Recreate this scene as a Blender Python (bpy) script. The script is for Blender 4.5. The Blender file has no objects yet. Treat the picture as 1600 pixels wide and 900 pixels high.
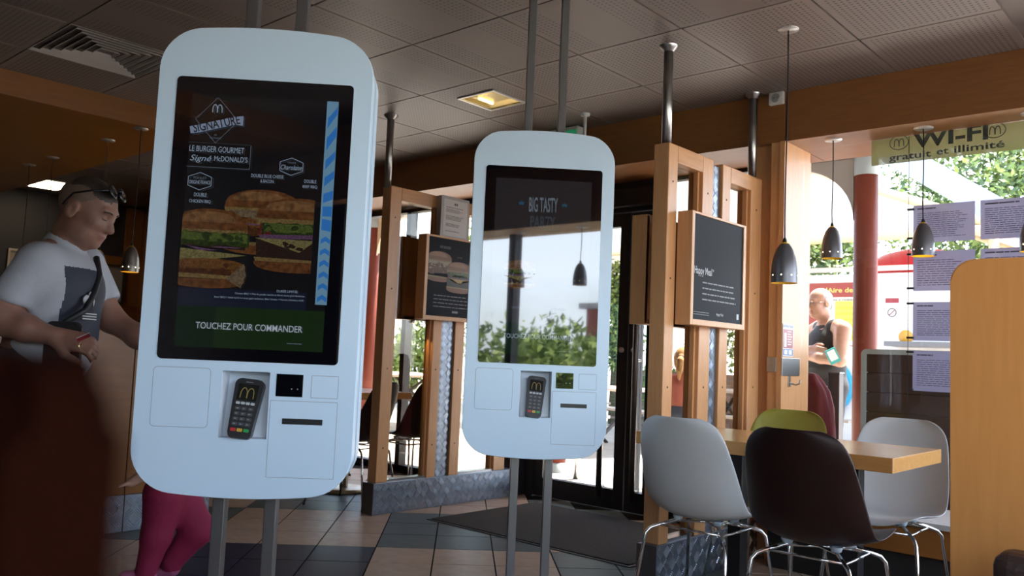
import bpy, bmesh, math, random
import numpy as np
from mathutils import Vector, Matrix, Euler
random.seed(7); np.random.seed(7)
SC = bpy.context.scene
COL = SC.collection
R = math.radians

# ------------------------------------------------------------------ camera, sky, sun, exposure
cam = bpy.data.cameras.new('camera'); cam_o = bpy.data.objects.new('camera', cam); COL.objects.link(cam_o)
SC.camera = cam_o
cam.sensor_width = 36.0; cam.lens = 1320.0 / 1600.0 * 36.0
cam.clip_start = 0.02; cam.clip_end = 300
AZ, PITCH, ROLL = R(90 - 48.064), R(4.545), R(2.433)
_e = Vector((math.cos(AZ), math.sin(AZ), 0)); _r = Vector((math.sin(AZ), -math.cos(AZ), 0)); _z = Vector((0, 0, 1))
_f = math.cos(PITCH) * _e + math.sin(PITCH) * _z; _u = -math.sin(PITCH) * _e + math.cos(PITCH) * _z
_rt = math.cos(ROLL) * _r + math.sin(ROLL) * _u; _up = -math.sin(ROLL) * _r + math.cos(ROLL) * _u
cm = Matrix((_rt, _up, -_f)).transposed().to_4x4(); cm.translation = (0, 0, 1.05)
cam_o.matrix_world = cm
cam.dof.use_dof = True; cam.dof.focus_distance = 3.0; cam.dof.aperture_fstop = cam.lens / 4.0

world = bpy.data.worlds.new('sky'); SC.world = world; world.use_nodes = True
nt = world.node_tree; nt.nodes.clear()
sky = nt.nodes.new('ShaderNodeTexSky'); sky.sky_type = 'NISHITA'; sky.sun_disc = False
sky.sun_elevation = R(58); sky.sun_rotation = R(100); sky.altitude = 200; sky.air_density = 1.0; sky.dust_density = 1.6
bg = nt.nodes.new('ShaderNodeBackground'); bg.inputs['Strength'].default_value = 0.50
wo = nt.nodes.new('ShaderNodeOutputWorld')
# soft broken clouds over the whole sky
tc = nt.nodes.new('ShaderNodeTexCoord'); mp = nt.nodes.new('ShaderNodeMapping'); mp.inputs['Scale'].default_value = (1, 1, 2.6)
nz = nt.nodes.new('ShaderNodeTexNoise'); nz.inputs['Scale'].default_value = 2.2; nz.inputs['Detail'].default_value = 6
cr = nt.nodes.new('ShaderNodeValToRGB'); cr.color_ramp.elements[0].position = .34; cr.color_ramp.elements[1].position = .60
mx = nt.nodes.new('ShaderNodeMixRGB'); mx.inputs['Color2'].default_value = (8.0, 8.9, 10.2, 1)
ml = nt.nodes.new('ShaderNodeMath'); ml.operation = 'MULTIPLY'; ml.inputs[1].default_value = .95
nt.links.new(tc.outputs['Generated'], mp.inputs['Vector']); nt.links.new(mp.outputs[0], nz.inputs['Vector'])
nt.links.new(nz.outputs['Fac'], cr.inputs[0]); nt.links.new(cr.outputs[0], ml.inputs[0]); sz_ = nt.nodes.new('ShaderNodeSeparateXYZ'); mr = nt.nodes.new('ShaderNodeMapRange'); mr.inputs['From Min'].default_value = .05; mr.inputs['From Max'].default_value = .75; mr.inputs['To Min'].default_value = 1.; mr.inputs['To Max'].default_value = .15
m2_ = nt.nodes.new('ShaderNodeMath'); m2_.operation = 'MULTIPLY'
nt.links.new(tc.outputs['Generated'], sz_.inputs[0]); nt.links.new(sz_.outputs['Z'], mr.inputs['Value']); nt.links.new(mr.outputs[0], m2_.inputs[1]); nt.links.new(ml.outputs[0], m2_.inputs[0])
nt.links.new(m2_.outputs[0], mx.inputs['Fac'])
nt.links.new(sky.outputs[0], mx.inputs['Color1']); nt.links.new(mx.outputs[0], bg.inputs['Color']); nt.links.new(bg.outputs[0], wo.inputs[0])

sl = bpy.data.lights.new('sun', 'SUN'); sl.energy = 14.0; sl.angle = R(.6); sl.color = (1, .94, .85)
so = bpy.data.objects.new('sun', sl); COL.objects.link(so)
so.rotation_euler = Vector((.40, -.12, .90)).to_track_quat('Z', 'Y').to_euler()

SC.view_settings.view_transform = 'Standard'; SC.view_settings.look = 'None'
SC.view_settings.exposure = 1.0; SC.view_settings.gamma = 1.0; SC.view_settings.use_curve_mapping = False
SC.cycles.max_bounces = 10; SC.cycles.diffuse_bounces = 6; SC.cycles.glossy_bounces = 5; SC.cycles.transparent_max_bounces = 16
SC.cycles.caustics_reflective = False; SC.cycles.caustics_refractive = False

# ------------------------------------------------------------------ materials
MATS = {}
def mat(name, col, rough=.5, metal=0., spec=.5, emit=None, es=0., bump=0., bscale=80., var=0., vscale=8., alpha=None):
    if name in MATS: return MATS[name]
    m = bpy.data.materials.new(name); m.use_nodes = True; MATS[name] = m
    n = m.node_tree; b = n.nodes['Principled BSDF']
    b.inputs['Base Color'].default_value = (*col, 1); b.inputs['Roughness'].default_value = rough
    b.inputs['Metallic'].default_value = metal; b.inputs['Specular IOR Level'].default_value = spec
    if emit: b.inputs['Emission Color'].default_value = (*emit, 1); b.inputs['Emission Strength'].default_value = es
    if var or bump:
        t = n.nodes.new('ShaderNodeTexCoord')
    if var:
        z = n.nodes.new('ShaderNodeTexNoise'); z.inputs['Scale'].default_value = vscale; z.inputs['Detail'].default_value = 4
        n.links.new(t.outputs['Object'], z.inputs['Vector'])
        c = n.nodes.new('ShaderNodeValToRGB')
        c.color_ramp.elements[0].color = (*[max(0, k * (1 - var)) for k in col], 1); c.color_ramp.elements[0].position = .3
        c.color_ramp.elements[1].color = (*[min(1, k * (1 + var)) for k in col], 1); c.color_ramp.elements[1].position = .7
        n.links.new(z.outputs['Fac'], c.inputs[0]); n.links.new(c.outputs[0], b.inputs['Base Color'])
    if bump:
        z2 = n.nodes.new('ShaderNodeTexNoise'); z2.inputs['Scale'].default_value = bscale; z2.inputs['Detail'].default_value = 3
        n.links.new(t.outputs['Object'], z2.inputs['Vector'])
        bp = n.nodes.new('ShaderNodeBump'); bp.inputs['Strength'].default_value = bump; bp.inputs['Distance'].default_value = .01
        n.links.new(z2.outputs['Fac'], bp.inputs['Height']); n.links.new(bp.outputs[0], b.inputs['Normal'])
    return m

def wood(name, base, dark, scale=(6, 6, .6), rough=.38):
    m = bpy.data.materials.new(name); m.use_nodes = True; MATS[name] = m
    n = m.node_tree; b = n.nodes['Principled BSDF']; b.inputs['Roughness'].default_value = rough
    t = n.nodes.new('ShaderNodeTexCoord'); p = n.nodes.new('ShaderNodeMapping'); p.inputs['Scale'].default_value = scale
    z = n.nodes.new('ShaderNodeTexNoise'); z.inputs['Scale'].default_value = 9; z.inputs['Detail'].default_value = 7; z.inputs['Roughness'].default_value = .6
    z.inputs['Distortion'].default_value = .4
    c = n.nodes.new('ShaderNodeValToRGB'); c.color_ramp.elements[0].position = .3; c.color_ramp.elements[1].position = .68
    c.color_ramp.elements[0].color = (*dark, 1); c.color_ramp.elements[1].color = (*base, 1)
    n.links.new(t.outputs['Object'], p.inputs[0]); n.links.new(p.outputs[0], z.inputs['Vector']); n.links.new(z.outputs['Fac'], c.inputs[0]); n.links.new(c.outputs[0], b.inputs['Base Color'])
    return m

def glass(name, tint=(1, 1, 1), refl=.06, rough=0.):
    m = bpy.data.materials.new(name); m.use_nodes = True; MATS[name] = m
    n = m.node_tree; n.nodes.clear(); o = n.nodes.new('ShaderNodeOutputMaterial')
    t = n.nodes.new('ShaderNodeBsdfTransparent'); t.inputs[0].default_value = (*tint, 1)
    g = n.nodes.new('ShaderNodeBsdfGlossy'); g.inputs['Roughness'].default_value = rough
    f = n.nodes.new('ShaderNodeLayerWeight'); f.inputs['Blend'].default_value = .5
    x = n.nodes.new('ShaderNodeMixShader')
    pw = n.nodes.new('ShaderNodeMath'); pw.operation = 'POWER'; pw.inputs[1].default_value = 5.
    mu = n.nodes.new('ShaderNodeMath'); mu.operation = 'MULTIPLY_ADD'; mu.inputs[1].default_value = .45; mu.inputs[2].default_value = refl
    n.links.new(f.outputs['Facing'], pw.inputs[0]); n.links.new(pw.outputs[0], mu.inputs[0]); n.links.new(mu.outputs[0], x.inputs[0]); n.links.new(t.outputs[0], x.inputs[1]); n.links.new(g.outputs[0], x.inputs[2]); n.links.new(x.outputs[0], o.inputs[0])
    return m

def sheer(name, col, trans, opac):      # thin translucent sheet (paper or film on a pane)
    m = bpy.data.materials.new(name); m.use_nodes = True; MATS[name] = m
    n = m.node_tree; n.nodes.clear(); o = n.nodes.new('ShaderNodeOutputMaterial')
    d = n.nodes.new('ShaderNodeBsdfDiffuse'); d.inputs[0].default_value = (*col, 1)
    l = n.nodes.new('ShaderNodeBsdfTranslucent'); l.inputs[0].default_value = (*trans, 1)
    a = n.nodes.new('ShaderNodeMixShader'); a.inputs[0].default_value = .5
    t = n.nodes.new('ShaderNodeBsdfTransparent'); x = n.nodes.new('ShaderNodeMixShader'); x.inputs[0].default_value = opac
    n.links.new(d.outputs[0], a.inputs[1]); n.links.new(l.outputs[0], a.inputs[2]); n.links.new(t.outputs[0], x.inputs[1]); n.links.new(a.outputs[0], x.inputs[2]); n.links.new(x.outputs[0], o.inputs[0])
    return m

WOOD = wood('beech_wood', (.62, .33, .15), (.54, .27, .115))
WOODH = wood('beech_wood_shaded', (.255, .105, .035), (.21, .083, .026), (6, .6, 6))  # same beech; the header's shade is put into its darker colour
WOODX = wood('beech_wood_cross', (.60, .31, .135), (.50, .24, .095), (.6, 6, 6))
ORANGE = wood('orange_laminate', (.24, .09, .018), (.205, .077, .0145), (.5, .5, 4), .35)
TABLEW = wood('table_laminate', (.62, .34, .12), (.55, .28, .09), (5, .6, 5), .22)
PANELW = wood('divider_laminate', (.66, .285, .082), (.60, .25, .068), (5, 5, .5), .35)
WHITE = mat('kiosk_white', (.595, .745, .885), .3)
GREY = mat('kiosk_grey', (.36, .38, .41), .35)
GROOVE = mat('groove_grey', (.22, .24, .27), .6)
BLACKG = mat('black_glass', (.003, .003, .005), .03, spec=1.)
for _m in (BLACKG,):
    _m.node_tree.nodes['Principled BSDF'].inputs['Coat Weight'].default_value = 1.; _m.node_tree.nodes['Principled BSDF'].inputs['Coat Roughness'].default_value = .01
BLACK = mat('black_plastic', (.012, .012, .014), .35)
BLKFRAME = mat('black_frame', (.012, .012, .016), .45)
STEEL = mat('brushed_steel', (.42, .41, .40), .28, 1.)
POSTM = mat('post_metal', (.20, .19, .19), .35, .8)
CHROME = mat('chrome', (.75, .75, .76), .1, 1.)
PLATE = mat('tread_plate', (.24, .27, .32), .45, 1.)
PLATEHI = mat('tread_bar', (.58, .63, .70), .28, 1.)
GLASSM = glass('clear_glass', (.97, .975, .97), .016)
REFTINTG = glass('screen_glass', (.87, .835, .78), .035)  # brown tint stands in for wood reflected in the panes
GROUT = mat('grout', (.014, .011, .010), .9, spec=.05)
SCREW = mat('screw', (.10, .07, .05), .5, .6)

# ------------------------------------------------------------------ mesh helpers
def fin(bm, name, m, parent=None, smooth=False, loc=None, rot=None):
    me = bpy.data.meshes.new(name)
    bmesh.ops.recalc_face_normals(bm, faces=bm.faces)
    bm.to_mesh(me); bm.free()
    if isinstance(m, (list, tuple)):
        for k in m: me.materials.append(k)
    else: me.materials.append(m)
    if smooth:
        for p in me.polygons: p.use_smooth = True
    o = bpy.data.objects.new(name, me); COL.objects.link(o)
    if parent: o.parent = parent
    if loc is not None: o.location = loc
    if rot is not None: o.rotation_euler = rot
    return o
def addbox(bm, x0, x1, y0, y1, z0, z1, mi=0):
    vs = [bm.verts.new(p) for p in ((x0,y0,z0),(x1,y0,z0),(x1,y1,z0),(x0,y1,z0),(x0,y0,z1),(x1,y0,z1),(x1,y1,z1),(x0,y1,z1))]
    for f in ((0,3,2,1),(4,5,6,7),(0,1,5,4),(1,2,6,5),(2,3,7,6),(3,0,4,7)):
        bm.faces.new([vs[i] for i in f]).material_index = mi
    return vs
def bx(name, m, x0, x1, y0, y1, z0, z1, parent=None, bev=0., loc=None, rot=None, seg=2):
    bm = bmesh.new(); addbox(bm, min(x0,x1), max(x0,x1), min(y0,y1), max(y0,y1), min(z0,z1), max(z0,z1))
    if bev: bmesh.ops.bevel(bm, geom=list(bm.edges), offset=bev, segments=seg, affect='EDGES', profile=.5)
    return fin(bm, name, m, parent, False, loc, rot)
def addtube(bm, pts, r, n=8, closed=False, mi=0):
    P = [Vector(p) for p in pts]; rings = []; prev = None
    rr = r if isinstance(r, (list, tuple)) else [r] * len(P)
    for i, p in enumerate(P):
        a = P[i-1] if i else (P[-1] if closed else p); b = P[(i+1) % len(P)] if (i < len(P)-1 or closed) else p
        t = (b - a).normalized()
        if prev is None:
            s = t.orthogonal().normalized()
        else:
            s = (prev - t * prev.dot(t))
            s = s.normalized() if s.length > 1e-6 else t.orthogonal().normalized()
        prev = s; q = t.cross(s)
        rings.append([bm.verts.new(p + rr[i] * (math.cos(2*math.pi*k/n) * s + math.sin(2*math.pi*k/n) * q)) for k in range(n)])
    m = len(rings)
    for i in range(m if closed else m - 1):
        A, B = rings[i], rings[(i+1) % m]
        for k in range(n):
            bm.faces.new((A[k], A[(k+1) % n], B[(k+1) % n], B[k])).material_index = mi
    if not closed:
        bm.faces.new(rings[0][::-1]).material_index = mi; bm.faces.new(rings[-1]).material_index = mi
def tube(name, m, pts, r, parent=None, n=8, closed=False, smooth=True, loc=None):
    bm = bmesh.new(); addtube(bm, pts, r, n, closed); return fin(bm, name, m, parent, smooth, loc)
def addlathe(bm, prof, n=24, c=(0, 0, 0), mi=0):
    rings = []
    for (r, z) in prof:
        rings.append([bm.verts.new((c[0] + r*math.cos(2*math.pi*k/n), c[1] + r*math.sin(2*math.pi*k/n), c[2] + z)) for k in range(n)] if r > 1e-6 else [bm.verts.new((c[0], c[1], c[2]+z))])
    for A, B in zip(rings, rings[1:]):
        for k in range(n):
            q = [A[k % len(A)], A[(k+1) % len(A)], B[(k+1) % len(B)], B[k % len(B)]]
            u = []
            for v in q:
                if v not in u: u.append(v)
            if len(u) > 2: bm.faces.new(u).material_index = mi
def lathe(name, m, prof, parent=None, n=24, smooth=True, loc=None, rot=None):
    bm = bmesh.new(); addlathe(bm, prof, n); return fin(bm, name, m, parent, smooth, loc, rot)
def poly(name, m, pts, parent=None, th=0., loc=None, rot=None):      # flat polygon (with thickness along its normal)
    bm = bmesh.new(); f = bm.faces.new([bm.verts.new(p) for p in pts])
    if th:
        bm.normal_update()
        g = bmesh.ops.extrude_face_region(bm, geom=[f]); nrm = f.normal.copy()
        bmesh.ops.translate(bm, verts=[v for v in g['geom'] if isinstance(v, bmesh.types.BMVert)], vec=nrm * th)
    return fin(bm, name, m, parent, False, loc, rot)
def flat(name, parent, layers, y0=0., step=.00015):
    """flat print on an xz face looking to -y: layers of (points, material)"""
    bm = bmesh.new(); ms = []
    for i, (pts, m) in enumerate(layers):
        if m not in ms: ms.append(m)
        f = bm.faces.new([bm.verts.new((p[0], y0 - i * step, p[1])) for p in pts]); f.material_index = ms.index(m)
    bmesh.ops.triangulate(bm, faces=[f for f in bm.faces if len(f.verts) > 4])
    return fin(bm, name, ms, parent)
def rrect(x0, x1, z0, z1, r, n=6):
    out = []
    for cx, cz, a0 in ((x1-r, z1-r, 0), (x0+r, z1-r, 90), (x0+r, z0+r, 180), (x1-r, z0+r, 270)):
        for k in range(n+1):
            a = R(a0 + 90*k/n); out.append((cx + r*math.cos(a), cz + r*math.sin(a)))
    return out
def prism(name, m, pts2, y0, y1, parent=None, bev=0., loc=None, rot=None, smooth=False):   # xz outline extruded in y
    bm = bmesh.new()
    A = [bm.verts.new((p[0], y0, p[1])) for p in pts2]; B = [bm.verts.new((p[0], y1, p[1])) for p in pts2]
    fa = bm.faces.new(A); fb = bm.faces.new(B[::-1]); n = len(A)
    for k in range(n): bm.faces.new((A[k], B[k], B[(k+1) % n], A[(k+1) % n]))
    if bev: bmesh.ops.bevel(bm, geom=list(fa.edges) + list(fb.edges), offset=bev, segments=2, affect='EDGES')
    return fin(bm, name, m, parent, smooth, loc, rot)
def empty(name, loc=(0,0,0), rz=0.):
    o = bpy.data.objects.new(name, None); COL.objects.link(o); o.location = loc; o.rotation_euler = (0, 0, rz); o.empty_display_size = .1
    return o
def tag(o, label, cat, group=None):
    o['label'] = label; o['category'] = cat
    if group: o['group'] = group
    return o
def struct(o, label=None):
    o['kind'] = 'structure'
    if label: o['label'] = label
    return o
def copy_tree(o, parent=None):
    c = o.copy(); COL.objects.link(c); c.parent = parent
    for ch in list(o.children): copy_tree(ch, c)
    return c
_tc = {}
def txt(body, w, h, m, parent, loc, rot=(R(90), 0, 0), name='lettering', th=0., shear=0., off=0.):
    """lettering fitted to w x h metres, centred on loc (local)"""
    cu = bpy.data.curves.new('t', 'FONT'); cu.body = body; cu.align_x = 'CENTER'; cu.shear = shear; cu.resolution_u = 3; cu.offset = off
    o = bpy.data.objects.new('t', cu); COL.objects.link(o)
    bpy.context.view_layer.update()
    me = bpy.data.meshes.new_from_object(o.evaluated_get(bpy.context.evaluated_depsgraph_get()))
    bpy.data.objects.remove(o); bpy.data.curves.remove(cu)
    n = len(me.vertices); a = np.zeros(n*3); me.vertices.foreach_get('co', a); a = a.reshape(-1, 3)
    lo, hi = a.min(0), a.max(0); sz = np.maximum(hi - lo, 1e-6)
    s = w / sz[0]; sy = (h / sz[1]) if h else s
    a = (a - (lo + hi) / 2) * np.array([s, sy, 1]); me.vertices.foreach_set('co', a.ravel())
    me.materials.clear(); me.materials.append(m); me.name = name
    q = bpy.data.objects.new(name, me); COL.objects.link(q); q.parent = parent; q.location = loc; q.rotation_euler = rot
    return q
def lines(name, m, parent, x0, x1, z0, z1, n, y, fill=.9, thick=.35, seed=1, words=6, indent=0.):
    """rows of illegible fine print on an xz face"""
    rnd = random.Random(seed); bm = bmesh.new(); dz = (z1 - z0) / n
    for i in range(n):
        z = z1 - (i + .5) * dz; L = (x1 - x0) * (fill * (.7 + .3 * rnd.random())); x = x0 + indent * rnd.random() * (x1 - x0)
        end = min(x + L, x1)
        while x < end:
            w = (x1 - x0) / words * (.4 + .9 * rnd.random()); e = min(x + w, end)
            bm.faces.new([bm.verts.new(p) for p in ((x, y, z - dz*thick/2), (e, y, z - dz*thick/2), (e, y, z + dz*thick/2), (x, y, z + dz*thick/2))])
            x = e + (x1 - x0) * .018
    return fin(bm, name, m, parent)
def tread(name, parent, x0, x1, z0, z1, y, cell=.034, ny=-1, bars=4):
    """raised bars of aluminium tread plate on an xz face at y, looking to -y"""
    bm = bmesh.new(); nx = max(1, int((x1-x0)/cell)); nz = max(1, int((z1-z0)/cell))
    cx, cz = (x1-x0)/nx, (z1-z0)/nz
    for i in range(nx):
        for j in range(nz):
            a = R(45) if (i + j) % 2 else R(-45)
            ox, oz = x0 + (i+.5)*cx, z0 + (j+.5)*cz; ux, uz = math.cos(a), math.sin(a); vx, vz = -uz, ux
            L = cell*.46; 
            for k in range(bars):
                d = (k - (bars-1)/2) * cell * .19; w = cell*.045
                q = [(ox + s*L*ux + (d+t*w)*vx, oz + s*L*uz + (d+t*w)*vz) for s, t in ((-1,-1),(1,-1),(1,1),(-1,1))]
                B = [bm.verts.new((p[0], y, p[1])) for p in q]
                c = [(ox + s*L*.8*ux + (d+t*w*.3)*vx, oz + s*L*.8*uz + (d+t*w*.3)*vz) for s, t in ((-1,-1),(1,-1),(1,1),(-1,1))]
                T = [bm.verts.new((p[0], y + ny*.0035, p[1])) for p in c]
                bm.faces.new(T)
                for e in range(4): bm.faces.new((B[e], B[(e+1)%4], T[(e+1)%4], T[e]))
    o = fin(bm, name, PLATEHI, parent); o['kind'] = 'stuff'
    return o

# ------------------------------------------------------------------ the room
CX0, CX1, CY0, CY1, CZ = -2.6, 4.48, -.35, 10.0, 2.6
TCREAM = mat('tile_cream', (.40, .29, .215), .38, spec=.07, var=.10, vscale=14)
TGREEN = mat('tile_green', (.085, .105, .105), .38, spec=.07, var=.12, vscale=14)
TNAVY = mat('tile_navy', (.022, .022, .045), .38, spec=.07, var=.15, vscale=14)
floor = struct(bx('floor', GROUT, CX0, 5.05, -.6, CY1, -.06, -.003), 'tiled restaurant floor laid diagonally')
def tile_mesh(nm, m, a, b):
    bm = bmesh.new(); addbox(bm, -a/2, a/2, -b/2, b/2, -.009, 0)
    me = bpy.data.meshes.new(nm); bm.to_mesh(me); bm.free(); me.materials.append(m); return me
TA, TB = .312, .329                    # tile size across and along the room's diagonal
tm = [tile_mesh('floor_tile', m, TA - .008, TB - .008) for m in (TCREAM, TGREEN, TNAVY)]
rest = bmesh.new()
def tile_col(i, j):
    k, m_ = i // 3, j // 3
    if (k + m_) % 2: return 0
    return 2 if (m_ < 0 and k <= 0) else 1
for i in range(-26, 20):
    for j in range(-16, 24):
        c = -.42 + (i + .5) * TA; s = 4.636 + (j + .5) * TB
        x, y = (s + c) / 2**.5, (s - c) / 2**.5
        if not (CX0 + .2 < x < 4.83 and -.3 < y < CY1 - .2): continue
        k = tile_col(i, j)
        near = 1.0 < x and .9 < y < 5.6 and 3.3 < s < 7.4
        if near:
            o = bpy.data.objects.new('floor_tile', tm[k]); COL.objects.link(o); o.parent = floor
            o.location = (x, y, 0); o.rotation_euler = (0, 0, R(-45))
        else:
            h = [(TA-.008)/2, (TB-.008)/2]; q = []
            for a, b in ((-1,-1),(1,-1),(1,1),(-1,1)):
                u, v = a*h[0], b*h[1]; q.append(rest.verts.new((x + (u+v)/2**.5, y + (v-u)/2**.5, 0)))
            rest.faces.new(q).material_index = k
o = fin(rest, 'floor_tiles', [TCREAM, TGREEN, TNAVY], floor); o['kind'] = 'stuff'

# ceiling: metal tiles, perforated, in a 0.6 m grid
def perf_mat(name, col, hole, band):
    m = bpy.data.materials.new(name); m.use_nodes = True; n = m.node_tree; b = n.nodes['Principled BSDF']; b.inputs['Roughness'].default_value = .45
    t = n.nodes.new('ShaderNodeTexCoord')
    def vm(op, a, v=None):
        q = n.nodes.new('ShaderNodeVectorMath'); q.operation = op; n.links.new(a, q.inputs[0])
        if v is not None: q.inputs[1].default_value = v
        return q.outputs
    def mt(op, a, v=None, a2=None):
        q = n.nodes.new('ShaderNodeMath'); q.operation = op; n.links.new(a, q.inputs[0])
        if v is not None: q.inputs[1].default_value = v
        if a2 is not None: n.links.new(a2, q.inputs[1])
        return q.outputs[0]
    sc = vm('MULTIPLY', t.outputs['Object'], (1/.0245, 1/.0245, 0))[0]
    fr = vm('FRACTION', sc)[0]; ce = vm('SUBTRACT', fr, (.5, .5, 0))[0]; ln = vm('LENGTH', ce)[1]
    dot = mt('LESS_THAN', ln, .25)
    sx = n.nodes.new('ShaderNodeSeparateXYZ'); n.links.new(t.outputs['Object'], sx.inputs[0])
    ax = mt('ABSOLUTE', sx.outputs[0]); ay = mt('ABSOLUTE', sx.outputs[1])
    k = mt('MULTIPLY', mt('LESS_THAN', ax, .274), None, mt('LESS_THAN', ay, .262))
    if band: k = mt('MULTIPLY', k, None, mt('GREATER_THAN', ay, .12))
    k = mt('MULTIPLY', k, None, dot)
    x = n.nodes.new('ShaderNodeMixRGB'); x.inputs['Color1'].default_value = (*col, 1); x.inputs['Color2'].default_value = (*hole, 1)
    n.links.new(k, x.inputs['Fac']); n.links.new(x.outputs[0], b.inputs['Base Color'])
    return m
CT1 = perf_mat('ceiling_tile_perforated', (.17, .132, .117), (.045, .033, .029), False)
CT2 = perf_mat('ceiling_tile_banded', (.14, .106, .093), (.045, .033, .029), True)
RAIL = mat('ceiling_rail', (.13, .104, .093), .5)
ceiling = struct(bx('ceiling', RAIL, CX0 - .1, 5.05, -.66, CY1 + .1, CZ + .013, CZ + .12), 'suspended ceiling of square perforated metal tiles')
def cmesh(m):
    bm = bmesh.new(); addbox(bm, -.2955, .2955, -.2955, .2955, 0, .013)
    me = bpy.data.meshes.new('ceiling_tile'); bm.to_mesh(me); bm.free(); me.materials.append(m); return me
cms = [cmesh(CT1), cmesh(CT2)]
for i in range(-8, 4):
    for j in range(-4, 15):
        x, y = 3.34 + .6*i + .3, 3.21 + .6*j + .3
        if x > 4.5 or x - .3 < CX0 or y < -.2 or y > CY1 - .3: continue
        if y > 5.45 and x < 2.7: continue                     # under the wood bulkhead
        if (i, j) == (-3, 2) or (i, j) == (0, 0): continue    # air diffuser, recessed lamp
        b = 1 if ((i <= -1 and j <= 1) or (i == 0 and j <= 0 and j > -2)) and x < 3.4 else 0
        o = bpy.data.objects.new('ceiling_tile', cms[b]); COL.objects.link(o); o.parent = ceiling; o.location = (x, y, CZ)
bm = bmesh.new()
for a in ((3.3445, 3.50, 3.2145, 3.8055), (3.80, 3.9355, 3.2145, 3.8055), (3.50, 3.80, 3.2145, 3.36), (3.50, 3.80, 3.66, 3.8055)):
    addbox(bm, a[0]-3.64, a[1]-3.64, a[2]-3.51, a[3]-3.51, 0, .013)
fin(bm, 'cut_ceiling_tile', CT1, ceiling, loc=(3.64, 3.51, CZ))

# wood bulkhead on the left with a low soffit
struct(bx('trim_1', ORANGE, CX0, 2.78, 5.5, CY1, 2.45, CZ + .012), 'orange wood bulkhead under the ceiling')
struct(bx('trim_2', ORANGE, CX0, -1.7, -.35, 5.5, 2.45, CZ + .012), 'orange wood bulkhead along the left wall')

# window wall (right): long header beam, pier, recessed glazing
wr = empty('wall_right', (4.48, 0, 0)); struct(wr, 'beech panelled window wall with a deep header')
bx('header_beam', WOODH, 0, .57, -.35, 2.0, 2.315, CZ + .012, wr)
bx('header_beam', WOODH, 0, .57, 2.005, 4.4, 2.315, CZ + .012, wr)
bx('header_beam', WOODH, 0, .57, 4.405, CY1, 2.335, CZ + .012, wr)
bx('pier', WOOD, 0, .34, 2.0, 2.085, 0, 2.315, wr)
bx('pier_edge', WOOD, -.012, .0, 2.0, 2.03, 0, 2.315, wr)
bx('pier', WOOD, .05, .57, 2.09, 2.2, 0, 2.315, wr)
bx('pier', mat('dark_metal_cladding', (.05, .05, .06), .4, .5), .42, .57, 4.25, 4.40, 0, 2.315, wr)
bx('metal_band', STEEL, -.016, .0, 2.03, 2.085, 1.02, 1.10, wr, .002)
bx('metal_band', STEEL, -.014, .22, 1.994, 2.0, 1.00, 1.10, wr, .002)
wb = empty('wall_back', (0, -.35, 0)); struct(wb, 'window wall behind the camera')
bx('header_beam', WOODX, CX0, 5.05, -.3, .12, 2.085, CZ + .012, wb)
bx('side_panel', mat('brown_wall', (.05, .03, .02), .6), CX0, -1.62, -.28, 0, .42, 2.085, wb)
bx('sill_wall', mat('dark_sill', (.07, .05, .04), .6), CX0, 5.05, -.28, 0, 0, .42, wb)
struct(bx('wall_left', mat('brown_wall', (.07, .045, .03), .6), CX0 - .1, CX0, -.6, CY1, 0, CZ + .0128), 'dark brown side wall')
wf = empty('wall_far', (0, CY1, 0)); struct(wf, 'dark far wall with orange wood dado')
bx('upper_wall', mat('charcoal_wall', (.022, .018, .018), .6), CX0, 5.05, 0, .1, 2.0, CZ + .0128, wf)
bx('dado_panel', ORANGE, 3.93, 5.05, -.03, .1, 0, 2.0, wf)
bx('dado_panel', MATS['charcoal_wall'], CX0, 3.925, 0, .1, 0, 2.0, wf)
bx('wall_strip', ORANGE, 4.28, 4.47, -.05, -.0, 2.003, 2.58, wf)

# window_1: frameless pane of the right bay, window_2: glazing past the partition, window_3..: bays behind the camera
w1 = empty('window_1', (4.72, 0, 0)); struct(w1, 'large clear window pane beside the table')
bx('pane', GLASSM, 0, .008, -.3, 1.995, .36, 2.31, w1)
bx('sill_rail', mat('sill_grey', (.5, .49, .47), .4, .3), -.46, .03, -.3, 1.995, .335, .36, w1)
bx('lower_board', ORANGE, -.44, .02, -.3, 1.995, .20, .335, w1)
bx('plinth', mat('plinth_black', (.01, .009, .009), .6), -.40, .02, -.3, 1.995, 0, .2, w1)
w2 = empty('window_2', (4.95, 0, 0)); struct(w2, 'tall dark framed windows beyond the left partition')
bx('pane', GLASSM, 0, .008, 4.41, 6.9, .05, 2.33, w2)
bx('dimming_wall', WOODH, -.47, .09, 6.95, CY1, 0, 2.335, wr, loc=(.47, 0, 0))  # unseen wall in place of windows, added to darken the left and back
for y in (4.41, 5.66, 6.89): bx('mullion', BLKFRAME, -.03, .05, y, y + .055, 0, 2.335, w2)
bx('head_rail', BLKFRAME, -.03, .05, 4.41, 6.94, 2.28, 2.335, w2); bx('bottom_rail', BLKFRAME, -.03, .05, 4.41, 6.94, 0, .06, w2)
w3 = empty('window_3', (0, -.52, 0)); struct(w3, 'row of windows behind the camera')
bx('pane', GLASSM, -1.6, 4.9, 0, .008, .42, 2.085, w3)
for x in (-1.6, .02, 1.35, 2.7, 4.0): bx('mullion', BLKFRAME, x, x + .07, -.04, .05, .42, 2.085, w3)

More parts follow.
